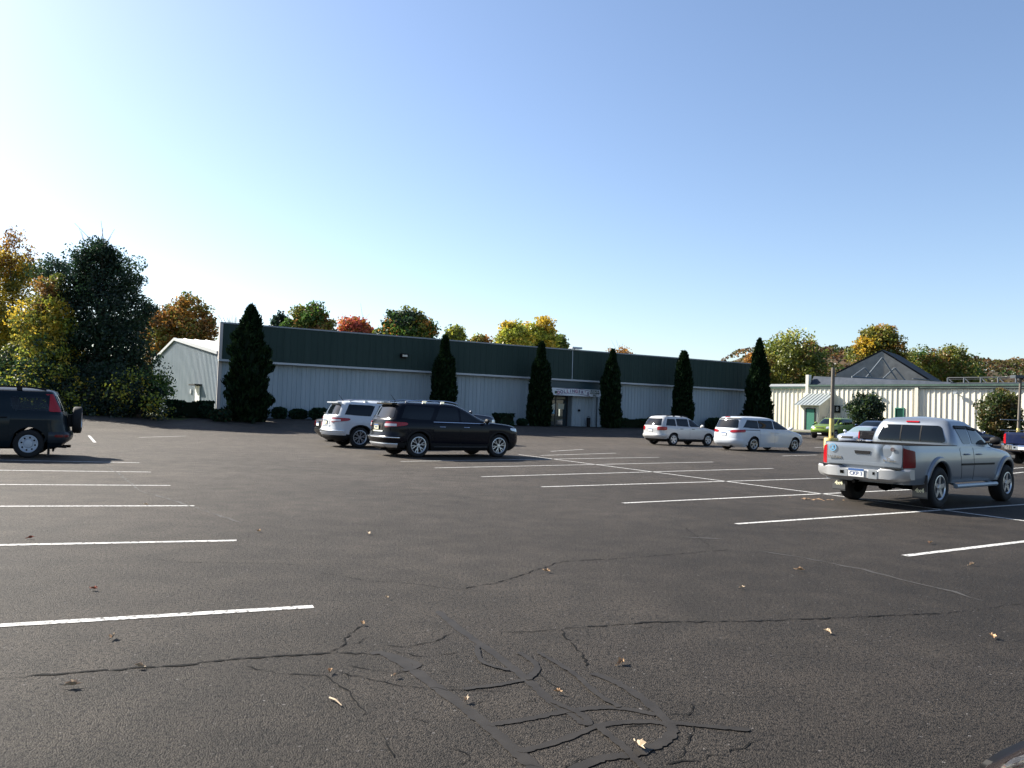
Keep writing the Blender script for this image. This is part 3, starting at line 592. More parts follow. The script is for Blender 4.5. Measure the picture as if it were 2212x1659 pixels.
# gable end wall and roof
E0 = np.array(fpt(0, -.5, 0)[:2]); E1_ = at(331, 780, 66)[:2]; E1_ = E0+(E1_-E0); EL = np.linalg.norm(E1_-E0); ED = (E1_-E0)/EL; EN = np.array([-ED[1], ED[0]])
if EN@(-E0) < 0: EN = -EN
eav0, eav1 = at(474, 760, E0[1])[2], at(331, 780, 66)[2]
_d = ray(380, 731)[:2]; _t = np.linalg.solve(np.array([_d, -ED]).T, E0); apS = float(_t[1]); apZ = at(380, 731, (E0+ED*apS)[1])[2]
def zroof(s): return eav0+(apZ-eav0)*s/apS if s < apS else apZ+(eav1-apZ)*(s-apS)/(EL-apS)
mb = MB(); ribbed(mb, E0, E1_, BASE-.4, lambda s: zroof(s)-.02, EN, .31, .05, .03); mb.obj('end_wall', M_SIDE, B, recalc=False)
RL = FL*.985
mb = MB(); e3 = lambda p, z, k=0: (p[0]+FD[0]*k, p[1]+FD[1]*k, z)
AP = E0+ED*apS; ov = EN*.12
for (pa, za, pb, zb) in ((E0, eav0, AP, apZ), (AP, apZ, E1_, eav1)):
    nseg = 60
    for i in range(nseg):           # standing seams
        k0, k1 = RL*i/nseg, RL*(i+1)/nseg; q = .12
        A0, B0 = e3(pa+ov, za, k0), e3(pb+ov, zb, k0); A1, B1 = e3(pa+ov, za, k1-q), e3(pb+ov, zb, k1-q)
        mb.quad(A0, A1, B1, B0); A2, B2 = e3(pa+ov, za+.05, k1-q/2), e3(pb+ov, zb+.05, k1-q/2); A3, B3 = e3(pa+ov, za, k1), e3(pb+ov, zb, k1)
        mb.quad(A1, A2, B2, B1); mb.quad(A2, A3, B3, B2)
mb.obj('roof', M_ROOF, B, recalc=False)
mb = MB()
for (pa, za, pb, zb) in ((E0, eav0, AP, apZ), (AP, apZ, E1_, eav1)):
    mb.prism([e3(pa+EN*.05, za-.16), e3(pb+EN*.05, zb-.16), e3(pb+EN*.05, zb+.05), e3(pa+EN*.05, za+.05)], (EN[0]*.1, EN[1]*.1, 0))
mb.obj('rake_trim', M_TRIM, B)
mb = MB(); ebk = E1_+FD*RL
mb.quad((E1_[0], E1_[1], BASE-.4), (ebk[0], ebk[1], BASE-.4), (ebk[0], ebk[1], eav1), (E1_[0], E1_[1], eav1))
fr = E0+FD*RL; mb.add([(fr[0], fr[1], BASE-.4), (ebk[0], ebk[1], BASE-.4), (ebk[0], ebk[1], eav1), e3(AP, apZ, RL), (fr[0], fr[1], eav0)], [(0, 1, 2, 3, 4)]); mb.obj('rear_wall', M_SIDE, B, recalc=False)
# small door with hood on the end wall, dark gap line, vents
def ept(px, out, z): d = ray(px, 850)[:2]; t = np.linalg.solve(np.array([d, -ED]).T, E0)[1]; p = E0+ED*t+EN*out; return (p[0], p[1], z), t
p, t = ept(429, .05, 0); zd0, zd1 = BASE-.2, at(429, 834, p[1])[2]
mb = MB(); mb.prism([(*(E0+ED*(t-.55)+EN*.02), zd0), (*(E0+ED*(t+.55)+EN*.02), zd0), (*(E0+ED*(t+.55)+EN*.06), zd1), (*(E0+ED*(t-.55)+EN*.06), zd1)], (EN[0]*.05, EN[1]*.05, 0)); dr = mb.obj('door', mat('white_door', (.72, .72, .70), .5), B)
mb = MB(); q = E0+ED*t+EN*.25; mb.box((q[0], q[1], zd1+.08), (1.5, .5, .1), math.atan2(ED[1], ED[0])); mb.obj('hood', M_BLACK, dr)
p, t = ept(414, .03, 0); mb = MB(); q = E0+ED*t+EN*.06; mb.box((q[0], q[1], 2.2), (.3, .06, .3), math.atan2(ED[1], ED[0])); mb.obj('vent', M_TRIM, B)
# entrance
zS1, zS0 = 3.55, 2.98
mb = MB(); facade_box(mb, sE0, sE1, -.44, -.12, zS1+.01, TRIM-.14); mb.obj('entrance_header', M_TEAL, B)
sgn = thing('sign_board', 'white shop sign with arched lettering over the glass doors', 'sign', fpt((sE0+sE1)/2, -.10, (zS0+zS1)/2), TH)
SW = (sE1-sE0)/2-.02
mb = MB(); mb.box((0, -.0, 0), (2*SW, .3, zS1-zS0)); mb.obj('panel', mat('sign_white', (.60, .63, .66), .5), sgn)
word = "DOLLINGER'S"; wS = 2.9; xs0 = s_at(1238)-(sE0+sE1)/2
for i, ch in enumerate(word):
    t = (i/(len(word)-1)-.5); x = xs0+t*wS*.94; zz = .10-.62*t*t
    text('letter', ch, .34, M_INK if i % 3 else M_MAROON_INK, sgn, (x, -.158, zz-.02), (R(90), -t*.62*2*.5*0+0, 0), .004, bold=.012)
N_ = 24
for zc, hh in ((.29, .018), (-.11, .018)):
    bnd = MB(); f0 = lambda t: zc-.62*t*t
    for i in range(N_):
        t0, t1 = i/N_-.5, (i+1)/N_-.5
        bnd.quad((xs0+t0*wS*1.08, -.156, f0(t0)-hh), (xs0+t1*wS*1.08, -.156, f0(t1)-hh), (xs0+t1*wS*1.08, -.156, f0(t1)+hh), (xs0+t0*wS*1.08, -.156, f0(t0)+hh))
    bnd.obj('lettering_border', M_INK, sgn, recalc=False)
xr0 = s_at(1284)-(sE0+sE1)/2
for i, tx in enumerate(('BOOKS &', 'KITCHENS', 'INC')): text('small_lettering', tx, .19, M_INKG, sgn, (xr0, -.158, .17-.18*i), (R(90), 0, 0), .003, bold=.006)
mb = MB(); mb.lathe([(.0, -.02), (.11, -.02), (.11, .0)], 'y', 14, (s_at(1200)-(sE0+sE1)/2, -.155, -.06)); mb.obj('emblem', M_INKG, sgn)
# recess: storefront on the left, white wall on the right
sD0, sD1 = s_at(1193), s_at(1243); ZB = BASE-.05
mb = MB(); ribbed(mb, fpt(sD1+.12, WALL-.1, 0)[:2], fpt(sE1, WALL-.1, 0)[:2], ZB-.2, TRIM, FN, .31, .05, .03); mb.obj('wall', M_SIDE, B, recalc=False)
mb = MB(); facade_box(mb, sE0, sD0-.06, -.6, -.44, ZB-.2, TRIM-.2); mb.obj('wall', M_SIDE, B)
mb = MB()
zg1 = zS0-.02
for s in (sD0-.04, (sD0+sD1)/2-.05, sD1): facade_box(mb, s, s+.1, -1.35, -1.22, ZB-.1, zg1)
for z in (ZB-.1, ZB+.95-.6+.3, 2.62, zg1-.08): facade_box(mb, sD0, sD1, -1.34, -1.23, z, z+.09)
DF = mb.obj('storefront_door', mat('bronze_frame', (.02, .02, .022), .45), B)
mb = MB(); facade_box(mb, sD0, sD1, -1.31, -1.27, ZB-.05, zg1); mb.obj('glass', M_GLASSB, DF)
mb = MB(); facade_box(mb, sD0-.1, sD0-.04, -1.35, -.61, ZB-.2, TRIM-.2); facade_box(mb, sD1+.06, sD1+.12, -1.35, -.56, ZB-.2, TRIM-.2); mb.obj('entrance_side', M_SIDE, B)
mb = MB(); a0, a1 = s_at(1198.5), s_at(1220); facade_box(mb, a0, a1, -1.265, -1.255, 1.85, 2.32); mb.obj('poster_reflection', M_PAPER_REFL, DF)  # flat sheets stand for papers and sunlit reflections in the door glass
mb = MB(); facade_box(mb, a0+.32, a0+.75, -1.265, -1.255, 1.5, 1.84); mb.obj('notice', M_PAPERB, DF)
mb = MB(); facade_box(mb, s_at(1223), s_at(1237), -1.265, -1.255, 1.9, 2.35); mb.obj('poster_reflection', mat('paper_reflection_tan', (.5, .48, .38), .8), DF)
mb = MB(); facade_box(mb, a0, s_at(1239), -1.265, -1.255, 2.72, 2.9); mb.obj('transom_notice', mat('paper_grey', (.36, .36, .30), .8), DF)
mb = MB(); facade_box(mb, s_at(1224), s_at(1227), -1.22, -1.16, 1.35, 1.9); mb.obj('handle', M_CHROME, DF)
mb = MB(); q = s_at(1258.5); mb.lathe([(0, .03), (.09, .03), (.09, -.1), (0, -.1)], 'y', 12, (0, 0, 0)); o = mb.obj('doorbell', M_BLACK, B); o.location = fpt(q, WALL-.02, 1.85); o.rotation_euler = (0, 0, TH)
wl = thing('wall_lamp', 'small floodlight mounted on the green fascia left of the column evergreens', 'lamp', fpt(s_at(868), 0, 0), TH); z_ = 5.25
mb = MB(); mb.box((0, -.04, z_), (.5, .1, .34)); mb.box((0, -.22, z_+.06), (.52, .3, .2)); mb.obj('housing', M_BLACK, wl)
mb = MB(); mb.box((0, -.35, z_+.0), (.36, .05, .14)); mb.obj('lens', mat('lamp_lens', (.5, .48, .42), .3), wl)
lp = thing('roof_lamp', 'flat floodlight on the roof edge above the entrance with its conduit', 'lamp', fpt(s_at(1237), 0, 0), TH)
mb = MB(); mb.box((0.1, -.1, TOP+.2), (.9, .5, .14)); mb.tube([(0, -.02, TOP+.12), (0, -.05, TOP+.09)], .04, 6); mb.obj('housing', M_STEEL, lp)
mb = MB(); mb.tube([(-.12, .0, TOP+.1), (-.12, -.05, TRIM+.02)], .035, 6); mb.obj('conduit', M_STEEL, lp)
mbx = thing('mailbox', 'small white mailbox on a post left of the entrance evergreen', 'mailbox', fpt(s_at(1137), 1.1, BASE-.15), TH)
mb = MB(); mb.box((0, 0, 1.15), (.42, .3, .3)); mb.obj('box', M_TRIM, mbx); mb = MB(); mb.tube([(0, 0, -.1), (0, 0, 1.0)], .05, 6); mb.obj('post', M_WOOD, mbx)
bn = thing('ash_bin', 'slim dark bin beside the entrance wall', 'bin', fpt(s_at(1273), .0, BASE-.05), TH); mb = MB(); mb.lathe([(0, 0), (.14, 0), (.16, .8), (.12, .85), (.0, .9)], 'z', 12); mb.obj('body', M_BLACK, bn, True)
mb = MB(); mb.lathe([(.165, .78), (.175, .8), (.165, .83)], 'z', 12); mb.obj('rim', M_STEEL, bn, True)

# right building
CB = .62; C0 = np.array(at(1745, 900, 85)[:2]); C1 = np.array(at(2212, 900, 69)[:2]); CD = (C1-C0)/np.linalg.norm(C1-C0); CN = np.array([CD[1], -CD[0]])
if CN@(-C0) < 0: CN = -CN
def cs_at(px): d = ray(px, 880)[:2]; t = np.linalg.solve(np.array([d, -CD]).T, C0); return float(t[1])
def cpt(s, out, z): p = C0+CD*s+CN*out; return (p[0], p[1], z)
def cbox(mb, s0, s1, o0, o1, z0, z1, mi=0): mb.prism([cpt(s0, o0, z0), cpt(s1, o0, z0), cpt(s1, o1, z0), cpt(s0, o1, z0)], (0, 0, z1-z0), mi)
W2 = thing('cream_building', 'cream ribbed metal building with green gutter on the right side', 'building', (0, 0, 0))
GZ = at(1900, 830, (C0+CD*cs_at(1900))[1])[2]
sM = cs_at(1977); sR = cs_at(2330); sL = cs_at(1600)
mb = MB(); ribbed(mb, cpt(0, 0, 0)[:2], cpt(sM, 0, 0)[:2], CB-.6, GZ-.25, CN, .5, .09, .07); mb.obj('wall', M_CREAM, W2, recalc=False)
mb = MB(); ribbed(mb, cpt(sM+.3, -.14, 0)[:2], cpt(sR, -.14, 0)[:2], CB-.8, GZ-.25, CN, .5, .09, .07); mb.obj('wall', M_CREAM, W2, recalc=False)
mb = MB(); ribbed(mb, cpt(sL, -.4, 0)[:2], cpt(0, -.4, 0)[:2], CB-.6, GZ-.2, CN, .5, .09, .07); mb.obj('wall', M_CREAM, W2, recalc=False)
mb = MB(); cbox(mb, sM, sM+.3, -.4, .16, CB-.6, GZ-.26); mb.obj('corner_board', M_CREAM, W2); mb = MB(); cbox(mb, -.28, .05, -.45, .12, CB-.6, GZ+1.05); mb.obj('corner_board', M_CREAM, W2)
mb = MB(); cbox(mb, .06, sR, -.3, .16, GZ-.20, GZ-.02); mb.obj('gutter', M_GUT, W2); mb = MB(); cbox(mb, .06, sR, -.29, .10, GZ-.44, GZ-.205); mb.obj('eave_band', mat('dull_green_trim', (.12, .15, .14), .6, spec=.2), W2)
mb = MB(); mb.tube([cpt(.2+(sR-.2)*i/60, .18, GZ-.24-.05*abs(math.sin(i*.42))) for i in range(61)], .025, 5); mb.obj('cable', M_BLACK, W2)
mb = MB(); cbox(mb, sL, -.29, -.6, -.1, GZ-.18, GZ+.08); mb.obj('eave_trim', M_TRIM, W2); mb = MB(); cbox(mb, sL, -.29, -.38, -.14, GZ-.42, GZ-.19); mb.obj('gutter', M_GUT, W2)
# low pitched dark roof plane above the gutter and the flat rest
sK = cs_at(2050)
mb = MB(); mb.prism([cpt(.06, -.2, GZ), cpt(sK, -.2, GZ), cpt(sK, -.35, GZ+.18), cpt(.06, -.9, GZ+.95)], (-CN[0]*8, -CN[1]*8, 0)); cbox(mb, sK, sR, -9, -.2, GZ-.01, GZ+.1); cbox(mb, sL, .0, -9, -.62, GZ-.6, GZ-.1); mb.obj('roof', M_ROOFD, W2)
mb = MB(); cbox(mb, sL, sR, -9.2, -9.0, CB-.6, GZ-.02); cbox(mb, sR, sR+.2, -9, -.3, CB-.8, GZ-.3); mb.obj('rear_wall', M_CREAM, W2)
# window, lamps, number sign on the wall
w0, w1 = cs_at(1934.5), cs_at(1954); yw = (C0+CD*w0)[1]; zw1, zw0 = at(1944, 881, yw)[2], at(1944, 903, yw)[2]
mb = MB()
for a, b, c, d in ((w0, w1, zw1-.1, zw1), (w0, w1, zw0-.1, zw0), (w0, w0+.09, zw0, zw1-.1), (w1-.09, w1, zw0, zw1-.1)): cbox(mb, a, b, 0, .14, c, d)
WN = mb.obj('window', M_GRN, W2); mb = MB(); cbox(mb, w0+.09, w1-.09, .06, .10, zw0, zw1-.1); mb.obj('pane', mat('green_tinted_pane', (.010, .045, .035), .3, spec=.2), WN)
for px, lab in ((1963-75+3, 'a'), (2066, 'b'), (1798, 'c')):
    s_ = cs_at(px); o_ = -.14 if s_ > sM else 0
    L_ = thing('wall_floodlight', {'a': 'small floodlight on the cream wall above the green window', 'b': 'small floodlight on the cream wall above the pickup truck cab', 'c': 'small floodlight on the cream wall beside the utility pole'}[lab], 'lamp', cpt(s_, o_, 0), math.atan2(CD[1], CD[0]), 'floodlights on the cream wall')
    z_ = at(px, 851, (C0+CD*s_)[1])[2]; sg = -1 if Vector((CN[0], CN[1])).dot(Vector((-CD[1], CD[0]))) < 0 else 1
    mb = MB(); mb.tube([(0, 0, z_), (0, sg*.3, z_+.1)], .04, 6); mb.box((0, sg*.38, z_+.08), (.35, .2, .22)); mb.obj('housing', M_STEEL, L_)
    mb = MB(); mb.box((0, sg*.5, z_+.06), (.26, .05, .15)); mb.obj('lens', M_LAMP, L_)
# vestibule
v0, v1 = cs_at(1763), cs_at(1797); vd = 2.3; vW = v1-.1; v0 = vW-2.1
zv = at(1745, 884, (C0+CN*vd)[1])[2]
VS = thing('entry_porch', 'small cream entry porch with lean-to white metal roof and green door', 'porch', (0, 0, 0))
mb = MB(); ribbed(mb, cpt(v0, vd, 0)[:2], cpt(vW, vd, 0)[:2], CB-.5, zv+.5, CN, .5, .09, .05); mb.obj('front_wall', M_CREAM, VS, recalc=False)
mb = MB(); mb.prism([cpt(vW, vd, CB-.5), cpt(vW, .08, CB-.5), cpt(vW, .08, zv+1.5), cpt(vW, vd, zv+.5)], (-CD[0]*.06, -CD[1]*.06, 0)); mb.prism([cpt(v0, vd, CB-.5), cpt(v0, .08, CB-.5), cpt(v0, .08, zv+1.5), cpt(v0, vd, zv+.5)], (CD[0]*.06, CD[1]*.06, 0)); mb.obj('side_wall', M_CREAM, VS)
mb = MB(); lo, hi = zv+.38, zv+1.66
for i in range(7):
    a, b = v0-.4+(2.9)*i/7, v0-.4+2.9*(i+1)/7
    mb.prism([cpt(a, vd+.5, lo), cpt(b, vd+.5, lo), cpt(b, .05, hi), cpt(a, .05, hi)], (0, 0, .05)); mb.prism([cpt(a, vd+.5, lo+.05), cpt(a+.06, vd+.5, lo+.05), cpt(a+.06, .05, hi+.05), cpt(a, .05, hi+.05)], (0, 0, .05))
mb.obj('roof', mat('galv_roof', (.30, .33, .33), .45, .2), VS)
mb = MB(); cbox(mb, v0+.75, v0+1.65, vd+.06, vd+.1, CB-.3, zv+.0); VD = mb.obj('door', M_GRN, VS); mb = MB(); cbox(mb, v0+.65, v0+.75, vd+.05, vd+.12, CB-.3, zv+.1); cbox(mb, v0+1.65, v0+1.75, vd+.05, vd+.12, CB-.3, zv+.1); cbox(mb, v0+.75, v0+1.65, vd+.05, vd+.12, zv+.0, zv+.1); mb.obj('door_frame', M_BLACK, VS)
mb = MB(); cbox(mb, v0+1.5, v0+1.6, vd+.1, vd+.2, CB+.65, CB+.75); mb.obj('handle', M_CHROME, VD)
sg_ = thing('wall_sign', 'small dark square sign with a white 8 beside the entry porch', 'sign', cpt(cs_at(1810), .1, 0), math.atan2(CD[1], CD[0])); zz = at(1810, 884, (C0)[1]-2)[2]
mb = MB(); mb.box((0, 0, zz), (.62, .05, .75)); mb.obj('panel', M_BLACK, sg_)
sgn_y = -1 if CN@np.array([-CD[1], CD[0]]) < 0 else 1
text('number', '8', .6, M_PLATE, sg_, (0, sgn_y*.03, zz), (R(90), 0, 0 if sgn_y < 0 else R(180)), .004)
# iron fence beside the porch
fn_ = thing('iron_fence', 'short dark iron picket fence in front of the cream wall', 'fence', (0, 0, 0)); fa_, fb_ = cs_at(1797)-.4, cs_at(1840)
zf = at(1815, 902, (C0+CN*1.5)[1])[2]; mb = MB()
for i in range(15):
    s = fa_+(fb_-fa_)*i/14; p = cpt(s, 1.6, 0); mb.tube([(p[0], p[1], CB-.4), (p[0], p[1], zf), (p[0], p[1], zf+.1)], [.02, .02, .003], 5)
mb.obj('pickets', M_BLACK, fn_); mb = MB()
for z in (zf-.15, zf-.4, CB): mb.tube([cpt(fa_, 1.6, z), cpt(fb_, 1.6, z)], .03, 5)
mb.obj('rail', M_BLACK, fn_)
# shade house with gable and trusses
YT = 96; SH = thing('shade_house', 'dark gabled shade house covered in black cloth behind the cream building', 'greenhouse', (0, 0, 0))
tl, ta, tr = at(1806, 808, YT), at(1905, 759, YT-2), at(2012, 826, YT-5); bk = np.array([5.5, 7.0, 0]); tb = at(1935, 758, YT+6)
dn = np.array([0, 0, -4.5])
mb = MB(); mb.add([tl+dn, tr+dn, tr, ta, tl], [(0, 1, 2, 3, 4)]); mb.prism([tl+dn, tr+dn, tr, ta, tl], (bk*.02)); mb.obj('gable_wall', M_SHADE, SH)
mb = MB(); e = np.array([0, 0, .12]); mb.prism([ta+e, tr+e+[.5, 0, -.25], tr+bk+e+[.5, 0, -.25], ta+bk+e], (0, 0, .1)); mb.prism([tl+e, ta+e, ta+bk+e, tl+bk+e], (0, 0, .1)); mb.obj('roof', M_SHADED, SH)
mb = MB(); mb.prism([tr+dn, tr+bk+dn, tr+bk, tr], (.05, 0, 0)); mb.prism([tl+dn, tl+bk+dn, tl+bk, tl], (.05, 0, 0)); mb.prism([tl+bk+dn, tr+bk+dn, tr+bk, ta+bk, tl+bk], (0, .05, 0)); mb.obj('side_wall', M_SHADED, SH)
def truss(a, b): 
    mb = MB(); pa, pb = at(*a, YT-6), at(*b, YT-6); mb.tube([pa, pb], .09, 6); mb.obj('brace', mat('dull_steel', (.13, .15, .17), .6, .3), SH)
for a, b in (((1906, 773), (1870, 817)), ((1906, 773), (1938, 822)), ((1868, 795), (1843, 813)), ((1868, 795), (1886, 818)), ((1933, 795), (1908, 818)), ((1933, 795), (1955, 822))): truss(a, b)
mb = MB(); mb.tube([at(1840, 814, YT-6), at(1962, 824, YT-6)], .12, 6); mb.tube([at(1972, 818, YT-6), at(2026, 823, YT-6)], .07, 6); mb.obj('bottom_chord', mat('dull_steel', (.13, .15, .17), .6, .3), SH)
# roof frame (low lattice) at the right
FRM = thing('roof_rack', 'long low metal lattice frame standing on the roof at the right', 'frame', (0, 0, 0)); mb = MB(); Z0, Z1 = GZ+.18, GZ+.68; o_ = -2.0
s0, s1 = cs_at(2026), cs_at(2300)
for z, r in ((Z1, .06), (Z0, .04), ((Z0+Z1)/2+.1, .02)): mb.tube([cpt(s0, o_, z), cpt(s1, o_, z)], r, 6)
mb.obj('rail', mat('dark_steel', (.06, .065, .07), .5, .4), FRM); k = s0
for i in range(8):
    mb = MB(); s = s0+(s1-s0)*i/7; mb.tube([cpt(s, o_, GZ+.08), cpt(s, o_, Z1)], .07, 6); mb.tube([cpt(s, o_, Z1), cpt(s+.5, o_, Z0)], .05, 5); mb.obj('post', mat('mid_steel', (.14, .15, .16), .5, .3), FRM)
# sidewalk kerb before the right building
kb = MB()
for (a, b) in ((cs_at(1660), cs_at(2330)),):
    for i in range(40):
        s0_, s1_ = a+(b-a)*i/40, a+(b-a)*(i+1)/40; P4 = [cpt(s0_, 3.6, 0), cpt(s1_, 3.6, 0), cpt(s1_, 3.2, 0), cpt(s0_, 3.2, 0)]
        kb.prism([(p[0], p[1], float(gz(p[0], p[1]))-.05) for p in P4], (0, 0, .2))
struct(kb.obj('kerb', M_CONC))

# utility poles
def pole(label, px, py_base, pytop, py_y0, Y, lean=0, block=True, lamp=False):
    b = at(px, py_base, Y); s = F/Y; x, y = b[0], b[1]; bz = float(gz(x, y)); top = at(px+lean, pytop, Y)
    p = thing('lamp_post' if lamp else 'utility_pole', label, 'pole', (x, y, bz)); zt = top[2]-bz; dx = (top[0]-x)
    zy = at(px, py_y0, Y)[2]-bz
    mb = MB(); mb.tube([(dx*zy/zt, 0, zy), (dx, 0, zt)], [.095, .085], 10); mb.obj('shaft', M_WOOD, p, True)
    mb = MB(); mb.tube([(0, 0, 0), (dx*zy/zt, 0, zy)], [.125, .115], 10); mb.obj('painted_base', M_YEL, p, True)
    mb = MB(); mb.tube([(0, -.16, zy*.52), (0, -.135, zy*.52+.16)], .05, 6); mb.obj('bracket', M_BLACK, p)
    if block: mb = MB(); mb.lathe([(0, 0), (.34, 0), (.34, .75), (.32, .8), (0, .8)], 'z', 16); mb.obj('footing', M_YEL, p, True, 30)
    if lamp:
        mb = MB(); mb.box((dx-.1, 0, zt), (.9, .6, .2)); mb.box((dx+.25, -.1, zt-.1), (.5, .4, .16)); mb.obj('lamp_head', mat('dark_lamp_metal', (.05, .06, .07), .5, .3), p)
        mb = MB(); mb.tube([(-1.2, 0, zt*.42), (.4, 0, zt*.42)], .03, 5); mb.tube([(-1.2, 0, zt*.28), (.4, 0, zt*.28)], .03, 5); mb.obj('crossbar', M_STEEL, p)
    return p
pole('weathered wooden pole with yellow painted base behind the silver pickup', 1795, 975, 794, 904, 40, 5)
pole('grey lamp post with yellow base at the right edge of the picture', 2198, 960, 814, 925, 55, 7, False, True)

# ------------------------------------------------------------------ vehicles
def pch(pts):
    x = np.array([p[0] for p in pts], float); y = np.array([p[1] for p in pts], float); h = np.diff(x); d = np.diff(y)/h; m = np.zeros(len(x))
    m[0], m[-1] = d[0], d[-1]
    for i in range(1, len(x)-1):
        if d[i-1]*d[i] > 0: w1, w2 = 2*h[i]+h[i-1], h[i]+2*h[i-1]; m[i] = (w1+w2)/(w1/d[i-1]+w2/d[i])
    def f(q):
        q = np.clip(np.asarray(q, float), x[0], x[-1]); i = np.clip(np.searchsorted(x, q, side='right')-1, 0, len(x)-2); t = (q-x[i])/h[i]
        return y[i]*(1+2*t)*(1-t)**2+m[i]*h[i]*t*(1-t)**2+y[i+1]*t*t*(3-2*t)+m[i+1]*h[i]*t*t*(t-1)
    return f
class Shell:
    def __init__(s, front, rear, width, nf=11, nr=14, mf=2.6, mr=3.0):
        s.F, s.R_, s.W = pch(front), pch(rear), pch(width); s.z0 = max(front[0][0], rear[0][0], width[0][0]); s.z1 = min(front[-1][0], rear[-1][0], width[-1][0])
        s.nf, s.nr, s.mf, s.mr = nf, nr, mf, mr; s.keys = sorted({round(p[0], 4) for l in (front, rear, width) for p in l})
    def xca(s, z): f, r = s.F(z), s.R_(z); return (f+r)/2, (f-r)/2
    def side(s, x, z):
        c, a = s.xca(z); xi = np.clip((x-c)/a, -1, 1); n = np.where(xi > 0, s.nf, s.nr); m = np.where(xi > 0, s.mf, s.mr)
        return s.W(z)*np.clip(1-np.abs(xi)**n, 0, 1)**(1/m)
    def end(s, y, z, rear=True):
        c, a = s.xca(z); eta = np.clip(np.abs(y)/s.W(z), 0, 1); n, m = (s.nr, s.mr) if rear else (s.nf, s.mf)
        return c+(-1 if rear else 1)*a*np.clip(1-eta**m, 0, 1)**(1/n)
    def cols(s, extra):
        et = [0, .25, .5, .68, .8, .88, .94]
        c, a = s.xca(.55 if s.z0 < .5 else s.z0+.05); lr = (1-.94**s.mr)**(1/s.nr); lf = (1-.94**s.mf)**(1/s.nf)
        xs = sorted({round(float(x), 3) for x in list(np.linspace(c-a*lr, c+a*lf, 30))+list(extra)}); xi = [(x-c)/a for x in xs if -lr < (x-c)/a < lf]
        return [('r', e) for e in et]+[('s', q) for q in xi]+[('f', e) for e in et[::-1]]
    def pt(s, col, z):
        k, q = col; c, a = s.xca(z); wz = s.W(z)
        if k == 's':
            n, m = (s.nf, s.mf) if q > 0 else (s.nr, s.mr); return float(c+a*q), float(wz*max(0, 1-abs(q)**n)**(1/m))
        return float(s.end(wz*q, z, k == 'r')), float(wz*q)
    def mesh(s, arches=(), R_a=.4, zc=.36, clad=0, levels=34, cap=True, holes=(), name='body', mats=None, parent=None, inner=True):
        ext = []
        for hp in holes: ext += list(np.arange(min(p[0] for p in hp), max(p[0] for p in hp)+.01, .025))
        for ax_ in arches: ext += [ax_+R_a*math.cos(t) for t in np.linspace(0, math.pi, 19)]+[ax_-R_a-.01, ax_+R_a+.01]
        cols = s.cols(ext); zs = sorted(set(np.round(np.linspace(s.z0, s.z1, levels), 4)) | set(s.keys) | set(np.round(np.arange(1.08, 1.5, .02), 4) if holes else [])); zs = [z for z in zs if s.z0 <= z <= s.z1]
        zz = [zs[0]]
        for z in zs[1:]:
            if z-zz[-1] > .004: zz.append(z)
        zs = zz; zt = zc+R_a+.1; N = len(cols); mb = MB(); half = []
        def arch(x):
            a = s.z0
            for ax_ in arches:
                if abs(x-ax_) < R_a: a = max(a, zc+math.sqrt(R_a**2-(x-ax_)**2))
            return a
        for z in zs:
            row = []
            for c in cols:
                zq = z; x, y = s.pt(c, z)
                if c[0] == 's' and arches and z < zt:
                    for _ in range(3): zl = arch(x); zq = zl+(z-s.z0)*(zt-zl)/(zt-s.z0); x, y = s.pt(c, zq)
                row.append((x, y, zq))
            half.append(row)
        def ring(row): return [(x, y, z) for x, y, z in row]+[(x, -y, z) for x, y, z in row[::-1]][1:-1]
        rings = [ring(r) for r in half]; M = len(rings[0])
        for r in rings: mb.v += r
        for i in range(len(zs)-1):
            mi = 1 if zs[i+1] <= clad+.005 else 0
            for j in range(M):
                if holes:
                    q = rings[i][j], rings[i+1][(j+1) % M]; cxm, czm = (q[0][0]+q[1][0])/2, (q[0][2]+q[1][2])/2
                    if abs(q[0][1]) > .5 and any(min(p[1] for p in hp)+.012 < czm < max(p[1] for p in hp)-.012 and interval(hp, czm)[0]+.02 < cxm < interval(hp, czm)[1]-.02 for hp in holes): continue
                mb.f.append((i*M+j, i*M+(j+1) % M, (i+1)*M+(j+1) % M, (i+1)*M+j)); mb.m.append(mi)
        if cap: mb.f.append(tuple(range((len(zs)-1)*M, len(zs)*M))); mb.m.append(0)
        if inner:
            o = len(mb.v); mb.v += [(x*.97, math.copysign(max(0, abs(y)-.3), y) if abs(y) > .3 else y*.2, z) for x, y, z in rings[0]]
            for j in range(M): mb.f.append((j, o+j, o+(j+1) % M, (j+1) % M)); mb.m.append(2)
        s.rings = rings
        return mb.obj(name, mats, parent, True, 38)
def grid_panel(name, outer, inner, m, parent, smooth=True, seam=None):
    nz, nx = len(outer), len(outer[0]); mb = MB(); flat = [p for r in outer for p in r]+[p for r in inner for p in r]; mb.v = [tuple(map(float, p)) for p in flat]; O = nz*nx
    for i in range(nz-1):
        for j in range(nx-1): mb.f.append((i*nx+j, i*nx+j+1, (i+1)*nx+j+1, (i+1)*nx+j)); mb.m.append(0)
    edge = [(0, j) for j in range(nx)]+[(i, nx-1) for i in range(1, nz)]+[(nz-1, j) for j in range(nx-2, -1, -1)]+[(i, 0) for i in range(nz-2, 0, -1)]
    for a, b in zip(edge, edge[1:]+edge[:1]):
        ia, ib = a[0]*nx+a[1], b[0]*nx+b[1]; mb.f.append((ia, O+ia, O+ib, ib)); mb.m.append(1 if seam else 0)
    return mb.obj(name, [m]+([seam] if seam else []), parent, smooth, 30)
def interval(poly, z):
    xs = []
    for (x0, z0), (x1, z1) in zip(poly, poly[1:]+poly[:1]):
        if z0 != z1 and min(z0, z1) <= z <= max(z0, z1): xs.append(x0+(x1-x0)*(z-z0)/(z1-z0))
    return min(xs), max(xs)
